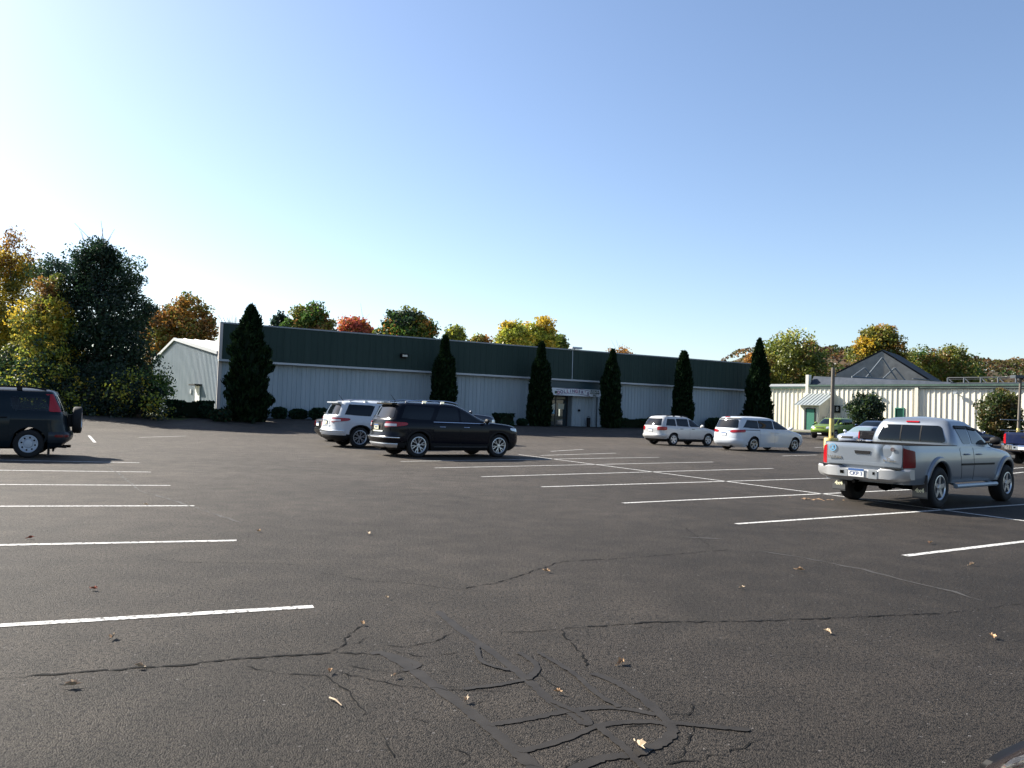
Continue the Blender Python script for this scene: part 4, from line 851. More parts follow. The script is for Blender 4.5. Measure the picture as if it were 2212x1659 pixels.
def rows(poly, r, nz):
    zmin, zmax = min(p[1] for p in poly), max(p[1] for p in poly); ts = np.linspace(0, 1, nz); ts = sorted(set(list(ts)+[.04, .96, .1, .9])); out = []
    for t in ts:
        z = zmin+(zmax-zmin)*t; a, b = interval(poly, min(max(z, zmin+1e-5), zmax-1e-5)); dz = min(z-zmin, zmax-z); ins = r-math.sqrt(max(0, r*r-(r-dz)**2)) if dz < r else 0
        ins = min(ins, (b-a)*.45); out.append((z, a+ins, b-ins))
    return out
def side_panel(sh, name, poly, sgn, m, parent, off=.006, r=.04, nz=8, nx=9, seam=None, depth=.012, fn=None):
    o, q = [], []
    for z, a, b in rows(poly, r, nz):
        X = np.linspace(a, b, nx); Y = np.array([float(sh.side(x, z)) for x in X]); of = np.array([off+(fn(x, z) if fn else 0) for x in X])
        o.append([(x, sgn*(y+k), z) for x, y, k in zip(X, Y, of)]); q.append([(x, sgn*(y-depth), z) for x, y in zip(X, Y)])
    return grid_panel(name, o, q, m, parent, True, seam)
def end_panel(sh, name, poly, m, parent, rear=True, off=.008, r=.04, nz=8, nx=11, seam=None, depth=.012, fn=None):
    o, q = [], []; sg = -1 if rear else 1
    for z, a, b in rows(poly, r, nz):
        Y = np.linspace(a, b, nx); X = np.array([float(sh.end(y, z, rear)) for y in Y])
        o.append([(x+sg*(off+(fn(y, z) if fn else 0)), y, z) for x, y in zip(X, Y)]); q.append([(x-sg*depth, y, z) for x, y in zip(X, Y)])
    return grid_panel(name, o, q, m, parent, True, seam)
def wrap_panel(sh, name, y0, x1, zlo, zhi, sgn, m, parent, rear=True, off=.012, nz=7, n=8, r=.03, depth=.012):
    """from |y|=y0 on the end face round the corner to x=x1 on the flank; zlo/zhi = (at start, at finish)"""
    o, q = [], []; sg = -1 if rear else 1
    for k in np.linspace(0, 1, nz):
        ro, ri = [], []
        for t in np.linspace(0, 1, 2*n+1):
            za = zlo[0]+(zlo[1]-zlo[0])*t; zb = zhi[0]+(zhi[1]-zhi[0])*t; e_ = min(t, 1-t)*2; ins = r*(1-min(1, e_*4))**2; z = za+ins+(zb-za-2*ins)*k
            wz = float(sh.W(z)); yc = wz*.9
            if t <= .5: y = y0+(yc-y0)*t*2; x = float(sh.end(y, z, rear))
            else: xc = float(sh.end(yc, z, rear)); x = xc+(x1-xc)*(t-.5)*2; y = float(sh.side(x, z))
            g = min(1, max(0, (t-.25)*2)); ro.append((x+sg*off*(1-g), sgn*(y+off*g), z)); ri.append((x-sg*depth*(1-g), sgn*(y-depth*g), z))
        o.append(ro); q.append(ri)
    return grid_panel(name, o, q, m, parent, True)
def full_wrap(sh, name, x1, zlo, zhi, m, parent, rear=True, off=.03, nz=6, n=9, fn=None):
    """band round the whole end of the body, both corners included"""
    o, q = [], []; sg = -1 if rear else 1
    for k in np.linspace(0, 1, nz):
        z = zlo+(zhi-zlo)*k; bul = off*(1-(2*k-1)**6*.6); wz = float(sh.W(z)); yc = wz*.9; xc = float(sh.end(yc, z, rear)); ro, ri = [], []
        seq = [('s', x1+(xc-x1)*t, -1) for t in np.linspace(0, 1, n)[:-1]]+[('e', -yc+2*yc*t, 0) for t in np.linspace(0, 1, 2*n)]+[('s', xc+(x1-xc)*t, 1) for t in np.linspace(0, 1, n)[1:]]
        for kd, v_, sd_ in seq:
            if kd == 's': y = float(sh.side(v_, z)); ro.append((v_, sd_*(y+bul), z)); ri.append((v_, sd_*(y-.02), z))
            else:
                x = float(sh.end(v_, z, rear)); g = abs(v_)/yc; g = max(0, (g-.7)/.3); ro.append((x+sg*bul*(1-.4*g), v_*(1+bul*g/wz*.8), z)); ri.append((x-sg*.02, v_, z))
        o.append(ro); q.append(ri)
    return grid_panel(name, o, q, m, parent, True)
def wheel(parent, x, y, r, rim_r, wid, sgn, mrim, style='split', spokes=6, hubm=None):
    mb = MB(); a = wid/2
    mb.lathe([(rim_r, -a*.8), (rim_r+.02, -a*.95), (r-.04, -a), (r-.012, -a*.85), (r, -a*.6), (r, a*.6), (r-.012, a*.85), (r-.04, a), (rim_r+.02, a*.95), (rim_r, a*.8)], 'y', 36)
    w_ = mb.obj('wheel', M_RUBBER, parent, True, 50); w_.location = (x, y, r)
    o = sgn*a; mb = MB(); D = lambda k: sgn*k
    mb.lathe([(rim_r+.004, o*.96), (rim_r-.012, o*.98), (rim_r-.03, o*.86), (rim_r-.035, o*.4)], 'y', 36)
    def spoke(ang, w0, w1, r0, r1, off0=.03, off1=.01):
        ca, sa = math.cos(ang), math.sin(ang); vs = []
        for rr, ww, of in ((r0, w0, off0), (r1, w1, off1)):
            for sx in (-1, 1):
                for dy in (o*.92+D(-of*.3), o*.6):
                    vs.append((rr*ca-sx*ww*sa, dy, rr*sa+sx*ww*ca))
        mb.add(vs, [(0, 2, 6, 4), (1, 5, 7, 3), (0, 4, 5, 1), (2, 3, 7, 6)])
    if style == 'steel':
        mb.lathe([(rim_r-.03, o*.8), (rim_r*.8, o*.82), (rim_r*.52, o*.72), (rim_r*.45, o*.9), (.0, o*.95)], 'y', 36)
        for k in range(8):
            t = 2*math.pi*k/8+.2; mb.lathe([(0, o*.845), (rim_r*.105, o*.845), (rim_r*.105, o*.80)], 'y', 10, (math.cos(t)*rim_r*.72, 0, math.sin(t)*rim_r*.72), 1)
    else:
        for k in range(spokes):
            t = 2*math.pi*k/spokes+.26
            if style == 'split':
                for dt in (-.17, .17): spoke(t+dt*.35, .010, .010, .05, rim_r*.55); spoke(t+dt*1.1, .011, .013, rim_r*.5, rim_r-.012)
            elif style == 'fan': 
                spoke(t, .035, .05, .05, rim_r-.015)
            else: spoke(t, .05, .03, .04, rim_r-.015)
        mb.lathe([(0, o*.94), (.055, o*.92), (.065, o*.7)], 'y', 18)
    k = mb.obj('rim', [mrim, M_WELL], w_, True, 35)
    mb = MB(); mb.lathe([(0, o*.3), (rim_r-.035, o*.3)], 'y', 24); mb.lathe([(0, o*.45), (rim_r*.62, o*.45), (rim_r*.62, o*.3)], 'y', 24); mb.obj('brake_disc', mat('brake', (.008, .008, .009), .7, .1), w_)
    return w_
def plate(parent, x, y, z, m_top, m_body, txt, rear=True, w_=.31, h=.155, tilt=0):
    sg = -1 if rear else 1; mb = MB(); mb.box((x, y, z), (.012, w_, h)); p = mb.obj('license_plate', m_body, parent)
    mb = MB(); mb.box((x+sg*.008, y, z+h*.36), (.006, w_*.98, h*.26)); mb.obj('plate_band', m_top, p)
    if txt: text('plate_number', txt, h*.62, mat('plate_ink', (.05, .08, .2), .5), p, (x+sg*.008, y, z-h*.12), (R(90), 0, R(-90) if rear else R(90)), .002)
    return p
def mirror(parent, sh, x, z, m, sgns=(-1, 1)):
    for sg in sgns:
        y = float(sh.side(x, z)); mb = MB(); mb.lathe([(.001, -.1), (.06, -.085), (.085, -.03), (.085, .04), (.06, .09), (.001, .1)], 'y', 12, (0, 0, 0))
        mb.tube([(0, -sg*.05, -.03), (0, -sg*.2, -.05)], .025, 6)
        o = mb.obj('side_mirror', m, parent, True); o.location = (x, sg*(y+.17), z+.06); o.scale = (.75, 1.0, 1.0)
def roof_rails(parent, sh, x0, x1, z, inset, m, h=.06):
    for sg in (-1, 1):
        mb = MB(); P = []
        for t in np.linspace(0, 1, 12):
            x = x0+(x1-x0)*t; P.append((x, sg*inset, z+h*min(1, 4*min(t, 1-t)+.05)**.6))
        mb.tube(P, .022, 6); mb.box((x0+.35*(x1-x0), sg*inset, z+h*.4), (.12, .04, h)); mb.box((x0+.7*(x1-x0), sg*inset, z+h*.4), (.12, .04, h)); mb.obj('roof_rail', m, parent, True)
def under(parent, x0, x1, hw, z0=.2, z1=.6):
    mb = MB(); mb.box(((x0+x1)/2, 0, (z0+z1)/2), (x1-x0, 2*hw, z1-z0)); mb.tube([(x0+.05, -hw*.6, z0+.02), (x0-.3, -hw*.6, z0+.03)], .035, 8); mb.obj('underbody', M_WELL, parent)
def handles(parent, sh, xs, z, m, L=.2):
    for x in xs:
        for sg in (-1, 1):
            y = float(sh.side(x, z)); mb = MB(); mb.tube([(x-L/2, sg*(y+.005), z), (x-L/2+.03, sg*(y+.035), z), (x+L/2-.03, sg*(y+.035), z), (x+L/2, sg*(y+.005), z)], .016, 6); mb.obj('door_handle', m, parent, True)
def place(name, label, cat, near_contact, ang, track, group='vehicles parked in the lot', near=-1, z=None):
    """near_contact: ground contact of the near side rear tyre; near=-1: right side nearest, +1 left side"""
    a = R(ang); x, y = near_contact; track += .2; cx = x-(-math.sin(a))*near*track/2; cy = y-math.cos(a)*near*track/2
    o = thing(name, label, cat, (cx, cy, float(gz(cx, cy)) if z is None else z), a, group); return o
def doors(parent, sh, polys, m, sides=(-1, 1)):
    for p in polys:
        for sg in sides: side_panel(sh, 'door', p, sg, m, parent, off=.005, r=.05, seam=M_WELL, nz=7, nx=6)

# ---- the two big SUVs
def big_suv(pm, label, contact, ang, dark, ptxt):
    o = place('parked_suv', label, 'SUV', contact, ang, 1.9)
    sh = Shell([(.22, 3.80), (.35, 3.98), (.55, 4.06), (.80, 4.05), (.94, 4.0), (1.04, 3.88), (1.10, 3.6), (1.14, 3.15), (1.17, 2.86), (1.25, 2.58), (1.62, 1.78), (1.70, 1.55), (1.74, 1.25), (1.765, .9), (1.78, .6)],
               [(.22, -.82), (.35, -.98), (.52, -1.05), (.62, -1.06), (.78, -1.02), (1.0, -1.0), (1.16, -.96), (1.24, -.90), (1.62, -.70), (1.68, -.66), (1.73, -.5), (1.765, -.1), (1.78, .45)],
               [(.22, .90), (.35, .96), (.6, .995), (.9, 1.0), (1.08, .975), (1.16, .945), (1.62, .775), (1.69, .70), (1.735, .58), (1.765, .40), (1.78, .08)], 10, 13, 2.4, 2.8)
    b = sh.mesh((0, 3.02), .43, .40, .46, 40, mats=[pm, M_BLACK, M_WELL], parent=o)
    under(o, -.75, 3.7, .62, .22, .7)
    for x in (0, 3.02):
        for sg in (-1, 1): wheel(o, x, sg*.83, .39, .265, .25, sg, M_ALLOY, 'split', 6)
    for sg in (-1, 1):
        side_panel(sh, 'quarter_window', [(-.62, 1.22), (.40, 1.19), (.62, 1.60), (-.42, 1.62)], sg, M_GLASS, o, r=.05)
        side_panel(sh, 'rear_door_window', [(.56, 1.18), (1.45, 1.16), (1.45, 1.60), (.80, 1.61)], sg, M_GLASS, o)
        side_panel(sh, 'front_door_window', [(1.52, 1.16), (2.52, 1.15), (2.46, 1.19), (1.86, 1.53), (1.52, 1.59)], sg, M_GLASS, o)
        wrap_panel(sh, 'taillight', .52, -.42, (.92, 1.02), (1.12, 1.10), sg, M_RED, o, off=.02, r=.02)
        wrap_panel(sh, 'reverse_lamp', .50, -.80, (.97, .99), (1.06, 1.05), sg, M_CLEAR, o, off=.025, r=.01)
        wrap_panel(sh, 'headlight', .55, 3.45, (.84, .92), (.96, 1.0), sg, M_LAMP, o, rear=False, off=.012)
        side_panel(sh, 'side_sill_trim', [(.52, .33), (2.52, .33), (2.52, .36), (.52, .36)], sg, M_CHROME, o, off=.03, r=.01, nz=3)
        side_panel(sh, 'belt_trim', [(.5, 1.125), (2.6, 1.115), (2.6, 1.135), (.5, 1.145)], sg, M_CHROME if dark else pm, o, off=.012, r=.004, nz=3, nx=14)
    end_panel(sh, 'rear_window', [(-.74, 1.22), (.74, 1.22), (.62, 1.60), (-.62, 1.60)], M_GLASS, o, r=.06)
    end_panel(sh, 'windshield', [(-.84, 1.19), (.84, 1.19), (.66, 1.60), (-.66, 1.60)], M_GLASS, o, rear=False, r=.06)
    sp_ = MB(); sp_.prism([(-.66, -.66, 1.66), (-.80, -.58, 1.655), (-.80, .58, 1.655), (-.66, .66, 1.66)], (0, 0, .05)); sp_.obj('spoiler', pm, o)
    full_wrap(sh, 'rear_bumper', -.62, .50, .66, pm, o, off=.035); full_wrap(sh, 'bumper_step', -.70, .60, .64, M_CHROME, o, off=.075, n=6)
    full_wrap(sh, 'bumper_guard', -.72, .30, .44, mat('satin_silver', (.45, .46, .48), .35, .7), o, off=.03, n=6) if dark else full_wrap(sh, 'bumper_guard', -.72, .30, .46, M_BLACK, o, off=.02, n=6)
    doors(o, sh, [[(.52, .48), (1.47, .44), (1.47, 1.12), (.50, 1.12)], [(1.5, .44), (2.58, .44), (2.58, 1.10), (1.5, 1.12)]], pm)
    handles(o, sh, (.82, 1.72), .98, M_CHROME); mirror(o, sh, 2.42, 1.14, pm if not dark else M_BLACK)
    end_panel(sh, 'plate_recess', [(-.33, .84), (.33, .84), (.36, 1.06), (-.36, 1.06)], M_BLACK if dark else pm, o, off=.004)
    plate(o, float(sh.end(0, .92))-.03, 0, .94, M_PLATEB, M_PLATEY, ptxt)
    end_panel(sh, 'tailgate_trim', [(-.42, .79), (.42, .79), (.42, .825), (-.42, .825)], M_CHROME if dark else pm, o, off=.02, r=.01, nz=3)
    mb = MB(); mb.tube([(-.95, 0, 1.24), (-.98, .1, 1.26), (-.985, .35, 1.27)], .014, 5); mb.obj('wiper', M_BLACK, o)
    roof_rails(o, sh, -.35, 1.55, 1.735, .60, M_CHROME if dark else M_ALLOY, .075)
    mb = MB(); mb.tube([(-.25, .3, 1.75), (-.45, .3, 1.98)], [.012, .005], 5); mb.obj('antenna', M_BLACK, o)
    grl = end_panel(sh, 'grille', [(-.5, .62), (.5, .62), (.55, .88), (-.55, .88)], M_BLACK, o, rear=False, off=.012)
    return o
P_BLK = paint('black', (.003, .004, .008), 0, .25, .16); P_WHT = paint('white', (.46, .48, .51), 0, .35)
big_suv(P_BLK, 'glossy black SUV with chrome trim and split spoke wheels in the middle of the lot', (-2.83, 25.16), 33.6, True, '348 K')
big_suv(P_WHT, 'white SUV with tinted windows parked behind the black SUV', (-5.57, 29.82), 32, False, '')

# ---- generic hatch / wagon / sedan maker
def car(name, label, cat, contact, ang, pm, track, wb, front, rear, width, R_a, tyre, rim, arches_z, windows, rearwin, shieldwin, tails, heads, bump, style='split', nsp=5, clad=0, group='vehicles parked in the lot', near=-1, nf=10, nr=13, mf=2.4, mr=2.8,
        handle=None, mir=None, door=(), rails=None, plates=None, wid=.21, z=None, mrim=None, frontplate=None, grille=None, glass=None, hcol=None, see=False, zsc=1.0):
    o = place(name, label, cat, contact, ang, track, group, near, z); sh = Shell(front, rear, width, nf, nr, mf, mr); gl = glass or M_GLASS
    sh.mesh((0, wb), R_a, arches_z, clad, 36, mats=[pm, M_BLACK, M_WELL], parent=o, holes=[p for _, p in windows] if see else ()); o.scale = (1, 1, zsc); under(o, rear[0][1]+.12, front[0][1]-.12, track/2-.2, .2, arches_z+.2)
    for x in (0, wb):
        for sg in (-1, 1): wheel(o, x, sg*(track/2), tyre, rim, wid, sg, mrim or M_ALLOY, style, nsp)
    for sg in (-1, 1):
        for nm, poly in windows: side_panel(sh, nm, poly, sg, gl, o)
        for (y0, x1, zl, zh, mm) in tails: wrap_panel(sh, 'taillight', y0, x1, zl, zh, sg, mm, o, off=.018)
        for (y0, x1, zl, zh) in heads: wrap_panel(sh, 'headlight', y0, x1, zl, zh, sg, M_LAMP, o, rear=False, off=.014)
    if rearwin: end_panel(sh, 'rear_window', rearwin, gl, o, r=.06)
    if shieldwin: end_panel(sh, 'windshield', shieldwin, gl, o, rear=False, r=.06)
    for (rr, x1, z0, z1, mm, of) in bump: full_wrap(sh, 'rear_bumper' if rr else 'front_bumper', x1, z0, z1, mm, o, rr, of)
    doors(o, sh, door, pm)
    if handle: handles(o, sh, handle[0], handle[1], hcol or pm)
    if mir: mirror(o, sh, mir[0], mir[1], pm)
    if rails: roof_rails(o, sh, *rails)
    if plates: plate(o, float(sh.end(0, plates))-.02, 0, plates, M_PLATEB, M_PLATE, '')
    if frontplate: plate(o, float(sh.end(0, frontplate, False))+.02, 0, frontplate, M_PLATE, M_PLATE, '', False)
    if grille: end_panel(sh, 'grille', grille, M_BLACK, o, rear=False, off=.012)
    return o, sh

# wagon
P_SILW = paint('silver_white', (.44, .44, .44), .25, .35)
o, sh = car('parked_wagon', 'silver white wagon with dark lower cladding beside the white minivan', 'car', (9.02, 43.94), 31.5, P_SILW, 1.53, 2.615,
    [(.24, 3.3), (.4, 3.48), (.6, 3.54), (.75, 3.5), (.88, 3.35), (.95, 3.0), (1.0, 2.6), (1.03, 2.42), (1.12, 2.2), (1.5, 1.5), (1.58, 1.3), (1.63, 1.0), (1.66, .6)],
    [(.24, -.75), (.4, -.92), (.55, -.97), (.7, -.95), (.95, -.93), (1.05, -.90), (1.5, -.62), (1.57, -.55), (1.62, -.35), (1.66, .3)],
    [(.24, .82), (.4, .87), (.6, .89), (.85, .89), (1.0, .87), (1.06, .84), (1.5, .67), (1.57, .60), (1.62, .45), (1.66, .1)], .37, .335, .215, .34,
    [('quarter_window', [(-.55, 1.09), (.18, 1.08), (.18, 1.46), (-.38, 1.46)]), ('rear_door_window', [(.26, 1.08), (1.12, 1.06), (1.12, 1.48), (.26, 1.48)]), ('front_door_window', [(1.2, 1.06), (2.15, 1.04), (2.05, 1.1), (1.5, 1.42), (1.2, 1.48)])],
    [(-.68, 1.08), (.68, 1.08), (.55, 1.48), (-.55, 1.48)], [(-.76, 1.08), (.76, 1.08), (.6, 1.5), (-.6, 1.5)],
    [(.50, -.52, (.82, .85), (1.03, 1.03), M_RED)], [(.45, 3.05, (.68, .74), (.82, .86))], [(True, -.6, .42, .62, P_SILW, .04)], 'fan', 5, .38,
    handle=((.55, 1.42), .93), mir=(2.0, 1.04), door=([(.3, .42), (1.14, .40), (1.14, 1.02), (.22, 1.02)], [(1.17, .40), (2.1, .40), (2.1, 1.0), (1.17, 1.02)]), rails=(-.3, 1.3, 1.61, .52, M_BLACK, .05), plates=.82, hcol=M_BLACK)
end_panel(sh, 'tail_trim', [(-.5, .80), (.5, .80), (.5, .92), (-.5, .92)], P_SILW, o, off=.004)
# minivan
P_WH2 = paint('pearl_white', (.47, .50, .54), .05, .35)
o, sh = car('parked_minivan', 'white minivan with dark glass and red tail lamps parked right of the wagon', 'minivan', (12.21, 39.92), 30.5, P_WH2, 1.73, 3.0,
    [(.20, 3.75), (.35, 3.95), (.55, 4.02), (.72, 3.98), (.88, 3.8), (.97, 3.5), (1.03, 3.2), (1.08, 3.0), (1.2, 2.72), (1.58, 1.85), (1.66, 1.6), (1.71, 1.2), (1.74, .7)],
    [(.20, -.9), (.35, -1.07), (.55, -1.13), (.75, -1.12), (.95, -1.09), (1.1, -1.05), (1.55, -.86), (1.62, -.82), (1.68, -.7), (1.72, -.3), (1.74, .4)],
    [(.20, .92), (.4, .98), (.7, 1.0), (.95, .99), (1.08, .96), (1.14, .93), (1.58, .77), (1.66, .69), (1.71, .52), (1.74, .1)], .40, .35, .235, .36,
    [('quarter_window', [(-.72, 1.16), (.35, 1.13), (.35, 1.54), (-.35, 1.55)]), ('sliding_door_window', [(.38, 1.13), (1.42, 1.12), (1.42, 1.55), (.38, 1.55)]), ('front_door_window', [(1.48, 1.12), (2.75, 1.10), (2.6, 1.2), (1.95, 1.48), (1.48, 1.55)])],
    [(-.76, 1.14), (.76, 1.14), (.66, 1.55), (-.66, 1.55)], [(-.84, 1.14), (.84, 1.14), (.66, 1.58), (-.66, 1.58)],
    [(.40, -.62, (.90, .94), (1.03, 1.08), M_RED)], [(.5, 3.3, (.72, .82), (.86, .93))], [(True, -.75, .28, .60, P_WH2, .04)], 'split', 5, 0,
    handle=((1.25, 1.62), .95), mir=(2.6, 1.12), door=([(.42, .36), (1.44, .36), (1.44, 1.08), (.42, 1.08)], [(1.47, .36), (2.6, .36), (2.6, 1.05), (1.47, 1.08)]), plates=.82)
for sg in (-1, 1): side_panel(sh, 'slider_track', [(-.65, 1.035), (.40, 1.035), (.40, 1.06), (-.65, 1.06)], sg, M_BLACK, o, off=.008, r=.004, nz=3)
end_panel(sh, 'tail_trim', [(-.42, .99), (.42, .99), (.42, 1.03), (-.42, 1.03)], M_CHROME, o, off=.015, r=.01, nz=3)
mb = MB(); mb.box((-.86, 0, 1.685), (.05, .3, .04)); mb.obj('brake_lamp', M_RED, o)
end_panel(sh, 'spoiler', [(-.72, 1.58), (.72, 1.58), (.70, 1.63), (-.70, 1.63)], M_BLACK, o, off=.03, r=.01, nz=3)

# compact dark SUV at the left, nose to the left
P_NAVY = paint('dark_teal_blue', (.006, .012, .017), .1, .32, .2)
o, sh = car('parked_suv', 'dark blue compact SUV with spare wheel on its back at the left edge', 'SUV', (-11.83, 19.62), 205, P_NAVY, 1.53, 2.62,
    [(.25, 3.2), (.4, 3.38), (.6, 3.44), (.8, 3.40), (.92, 3.25), (.98, 2.9), (1.03, 2.45), (1.12, 2.2), (1.5, 1.62), (1.58, 1.45), (1.63, 1.1), (1.66, .6)],
    [(.25, -.66), (.36, -.78), (.5, -.84), (.62, -.82), (.8, -.78), (1.0, -.74), (1.1, -.70), (1.5, -.52), (1.58, -.47), (1.62, -.38), (1.65, 0), (1.66, .4)],
    [(.25, .82), (.4, .86), (.6, .875), (.9, .875), (1.02, .855), (1.1, .83), (1.5, .70), (1.57, .64), (1.62, .5), (1.66, .1)], .385, .335, .205, .34,
    [('quarter_window', [(-.42, 1.12), (.38, 1.12), (.46, 1.44), (-.30, 1.44)]), ('rear_door_window', [(.74, 1.10), (1.22, 1.10), (1.22, 1.44), (.70, 1.46)]), ('front_door_window', [(1.28, 1.10), (2.2, 1.08), (1.75, 1.42), (1.28, 1.46)])],
    [(-.66, 1.10), (.66, 1.10), (.58, 1.5), (-.58, 1.5)], [(-.74, 1.1), (.74, 1.1), (.6, 1.5), (-.6, 1.5)],
    [(.70, -.40, (1.10, 1.10), (1.52, 1.52), M_RED)], [(.45, 3.0, (.72, .76), (.86, .88))], [(True, -.42, .36, .62, paint('grey_bumper', (.02, .025, .032), 0, .5, .3), .05)], 'steel', 5, 0, near=1, nr=20, mr=4.0,
    handle=((.58, 1.48), .95), mir=(2.1, 1.08), door=([(.45, .42), (1.24, .40), (1.24, 1.06), (.40, 1.06)], [(1.27, .40), (2.2, .40), (2.2, 1.05), (1.27, 1.06)]), rails=(-.3, 1.35, 1.60, .60, M_BLACK, .07), hcol=M_BLACK, mrim=mat('painted_steel', (.34, .38, .44), .4, .3), glass=M_SEE, see=True, zsc=1.045)
for x_, y_ in ((.55, .36), (.55, -.36), (1.5, .36), (1.5, -.36)):
    mb = MB(); mb.prism([(x_, y_-.24, .6), (x_, y_+.24, .6), (x_-.14, y_+.2, 1.22), (x_-.14, y_-.2, 1.22)], (.12, 0, 0)); mb.box((x_-.1, y_, 1.32), (.1, .26, .16)); mb.obj('car_seat', mat('seat_fabric', (.03, .032, .036), .9), o)
spw = wheel(o, 0, 0, .33, .2, .21, 1, M_ALLOY, 'steel'); spw.name = 'spare_wheel'; spw.rotation_euler = (0, 0, R(90)); spw.location = (-.98, -.04, .90)
mb = MB(); mb.box((-.83, -.04, .88), (.12, .3, .3)); mb.lathe([(.0, 0), (.335, 0), (.345, .03), (.345, .06)], 'y', 4) if False else None; mb.obj('spare_bracket', M_BLACK, o)
for sg in (-1, 1):
    wrap_panel(sh, 'bumper_reflector', .66, -.55, (.5, .5), (.56, .56), sg, M_DRED, o, off=.062)
    mb = MB(); mb.box((-.42, sg*.62, .24), (.04, .22, .32)); mb.obj('mud_flap', M_BLACK, o)
mb = MB(); mb.tube([(-.5, .5, .27), (-.8, .5, .25)], .03, 8); mb.obj('exhaust', M_BLACK, o)

# sedan seen behind the white SUV and others: shared proportions
SED_F = [(.20, 3.35), (.35, 3.55), (.55, 3.62), (.70, 3.58), (.80, 3.4), (.87, 3.0), (.93, 2.5), (.96, 2.28), (1.05, 2.05), (1.32, 1.45), (1.38, 1.2), (1.42, .8)]
SED_R = [(.20, -.85), (.35, -1.02), (.55, -1.08), (.80, -1.06), (.93, -1.0), (.97, -.78), (1.0, -.55), (1.06, -.3), (1.30, .15), (1.37, .35), (1.42, .65)]
SED_W = [(.20, .82), (.4, .88), (.65, .90), (.85, .89), (.95, .86), (1.02, .82), (1.32, .64), (1.38, .54), (1.42, .12)]
SED_WIN = [('rear_door_window', [(.10, 1.0), (.95, 1.0), (.95, 1.31), (.40, 1.31)]), ('front_door_window', [(1.02, 1.0), (1.95, .99), (1.5, 1.26), (1.02, 1.31)])]
def sedan(name, label, contact, ang, pm, tails=True, near=-1, z=None, cat='car', sx=1.0, glass=None, **kw):
    o, sh = car(name, label, cat, contact, ang, pm, 1.55, 2.7, SED_F, SED_R, SED_W, .36, .325, .21, .33, SED_WIN, [(-.66, 1.04), (.66, 1.04), (.52, 1.31), (-.52, 1.31)], [(-.74, 1.0), (.74, 1.0), (.58, 1.34), (-.58, 1.34)],
        [(.42, -.62, (.66, .70), (.88, .86), M_RED)], [(.42, 3.0, (.60, .66), (.72, .78))], [(True, -.7, .36, .58, pm, .03), (False, 3.0, .30, .52, pm, .03)], 'split', 5, 0, near=near, z=z,
        handle=((.45, 1.25), .86), mir=(1.9, .97), door=([(.2, .36), (.97, .35), (.97, .95), (.05, .95)], [(1.0, .35), (1.95, .35), (1.95, .94), (1.0, .95)]), plates=.74, grille=[(-.38, .58), (.38, .58), (.42, .72), (-.42, .72)], glass=glass, **kw)
    return o, sh
P_DK = paint('near_black', (.005, .005, .006), 0, .28, .2)
sedan('parked_sedan', 'black sedan whose red lamp and chrome bumper show left of the white SUV', (-6.95, 34.3), 32, P_DK)
P_SIL = paint('silver', (.42, .46, .54), .5, .32)
M_SHIELD = mat('sunshade_glass', (.20, .27, .29), .15, .2, 0, .5)
# green hatch facing us, silver sedan facing us, blue car behind it
P_GRN = paint('lime_green', (.12, .18, .025), .15, .35)
def nose_contact(px, Y, ang, front, track):      # rear left tyre of a car whose nose centre is seen at column px, depth Y
    c = at(px, 950, Y)[:2]; a = R(ang); return (c[0]-math.cos(a)*front-math.sin(a)*track/2, c[1]-math.sin(a)*front+math.cos(a)*track/2)
o, sh = car('parked_hatchback', 'lime green boxy hatchback facing the lot in front of the cream porch', 'car', nose_contact(1772, 59, 222, 3.36, 1.57), 222, P_GRN, 1.57, 2.55,
    [(.22, 3.12), (.38, 3.3), (.55, 3.36), (.75, 3.33), (.9, 3.22), (.98, 3.0), (1.05, 2.5), (1.08, 2.35), (1.15, 2.2), (1.48, 1.62), (1.54, 1.45), (1.59, 1.1), (1.61, .6)],
    [(.22, -.6), (.38, -.72), (.55, -.76), (.95, -.72), (1.06, -.68), (1.45, -.52), (1.53, -.47), (1.58, -.3), (1.61, .2)],
    [(.22, .84), (.4, .88), (.65, .9), (.9, .89), (1.05, .86), (1.48, .74), (1.54, .68), (1.58, .52), (1.61, .1)], .37, .335, .22, .34,
    [('quarter_window', [(-.4, 1.18), (.2, 1.14), (.2, 1.45), (-.3, 1.45)]), ('rear_door_window', [(.26, 1.12), (1.1, 1.08), (1.1, 1.46), (.26, 1.46)]), ('front_door_window', [(1.16, 1.08), (2.12, 1.08), (1.7, 1.42), (1.16, 1.47)])],
    [(-.6, 1.1), (.6, 1.1), (.52, 1.45), (-.52, 1.45)], [(-.78, 1.1), (.78, 1.1), (.66, 1.5), (-.66, 1.5)], [(.6, -.45, (.95, .95), (1.35, 1.35), M_RED)], [(.46, 2.85, (.74, .80), (.92, .94))],
    [(False, 2.9, .55, .72, P_GRN, .03), (False, 2.9, .26, .50, M_BLACK, .03)], 'split', 5, .36, handle=((.5, 1.3), .98), mir=(1.95, 1.1), door=([(.32, .4), (1.12, .4), (1.12, 1.05), (.2, 1.06)], [(1.15, .4), (2.05, .4), (2.05, 1.03), (1.15, 1.05)]), frontplate=.42, grille=[(-.3, .78), (.3, .78), (.32, .84), (-.32, .84)], near=1)
sedan('parked_sedan', 'silver sedan with a sunshade in its windshield facing the lot', nose_contact(1832, 52, 220, 3.6, 1.55), 220, P_SIL, near=1)
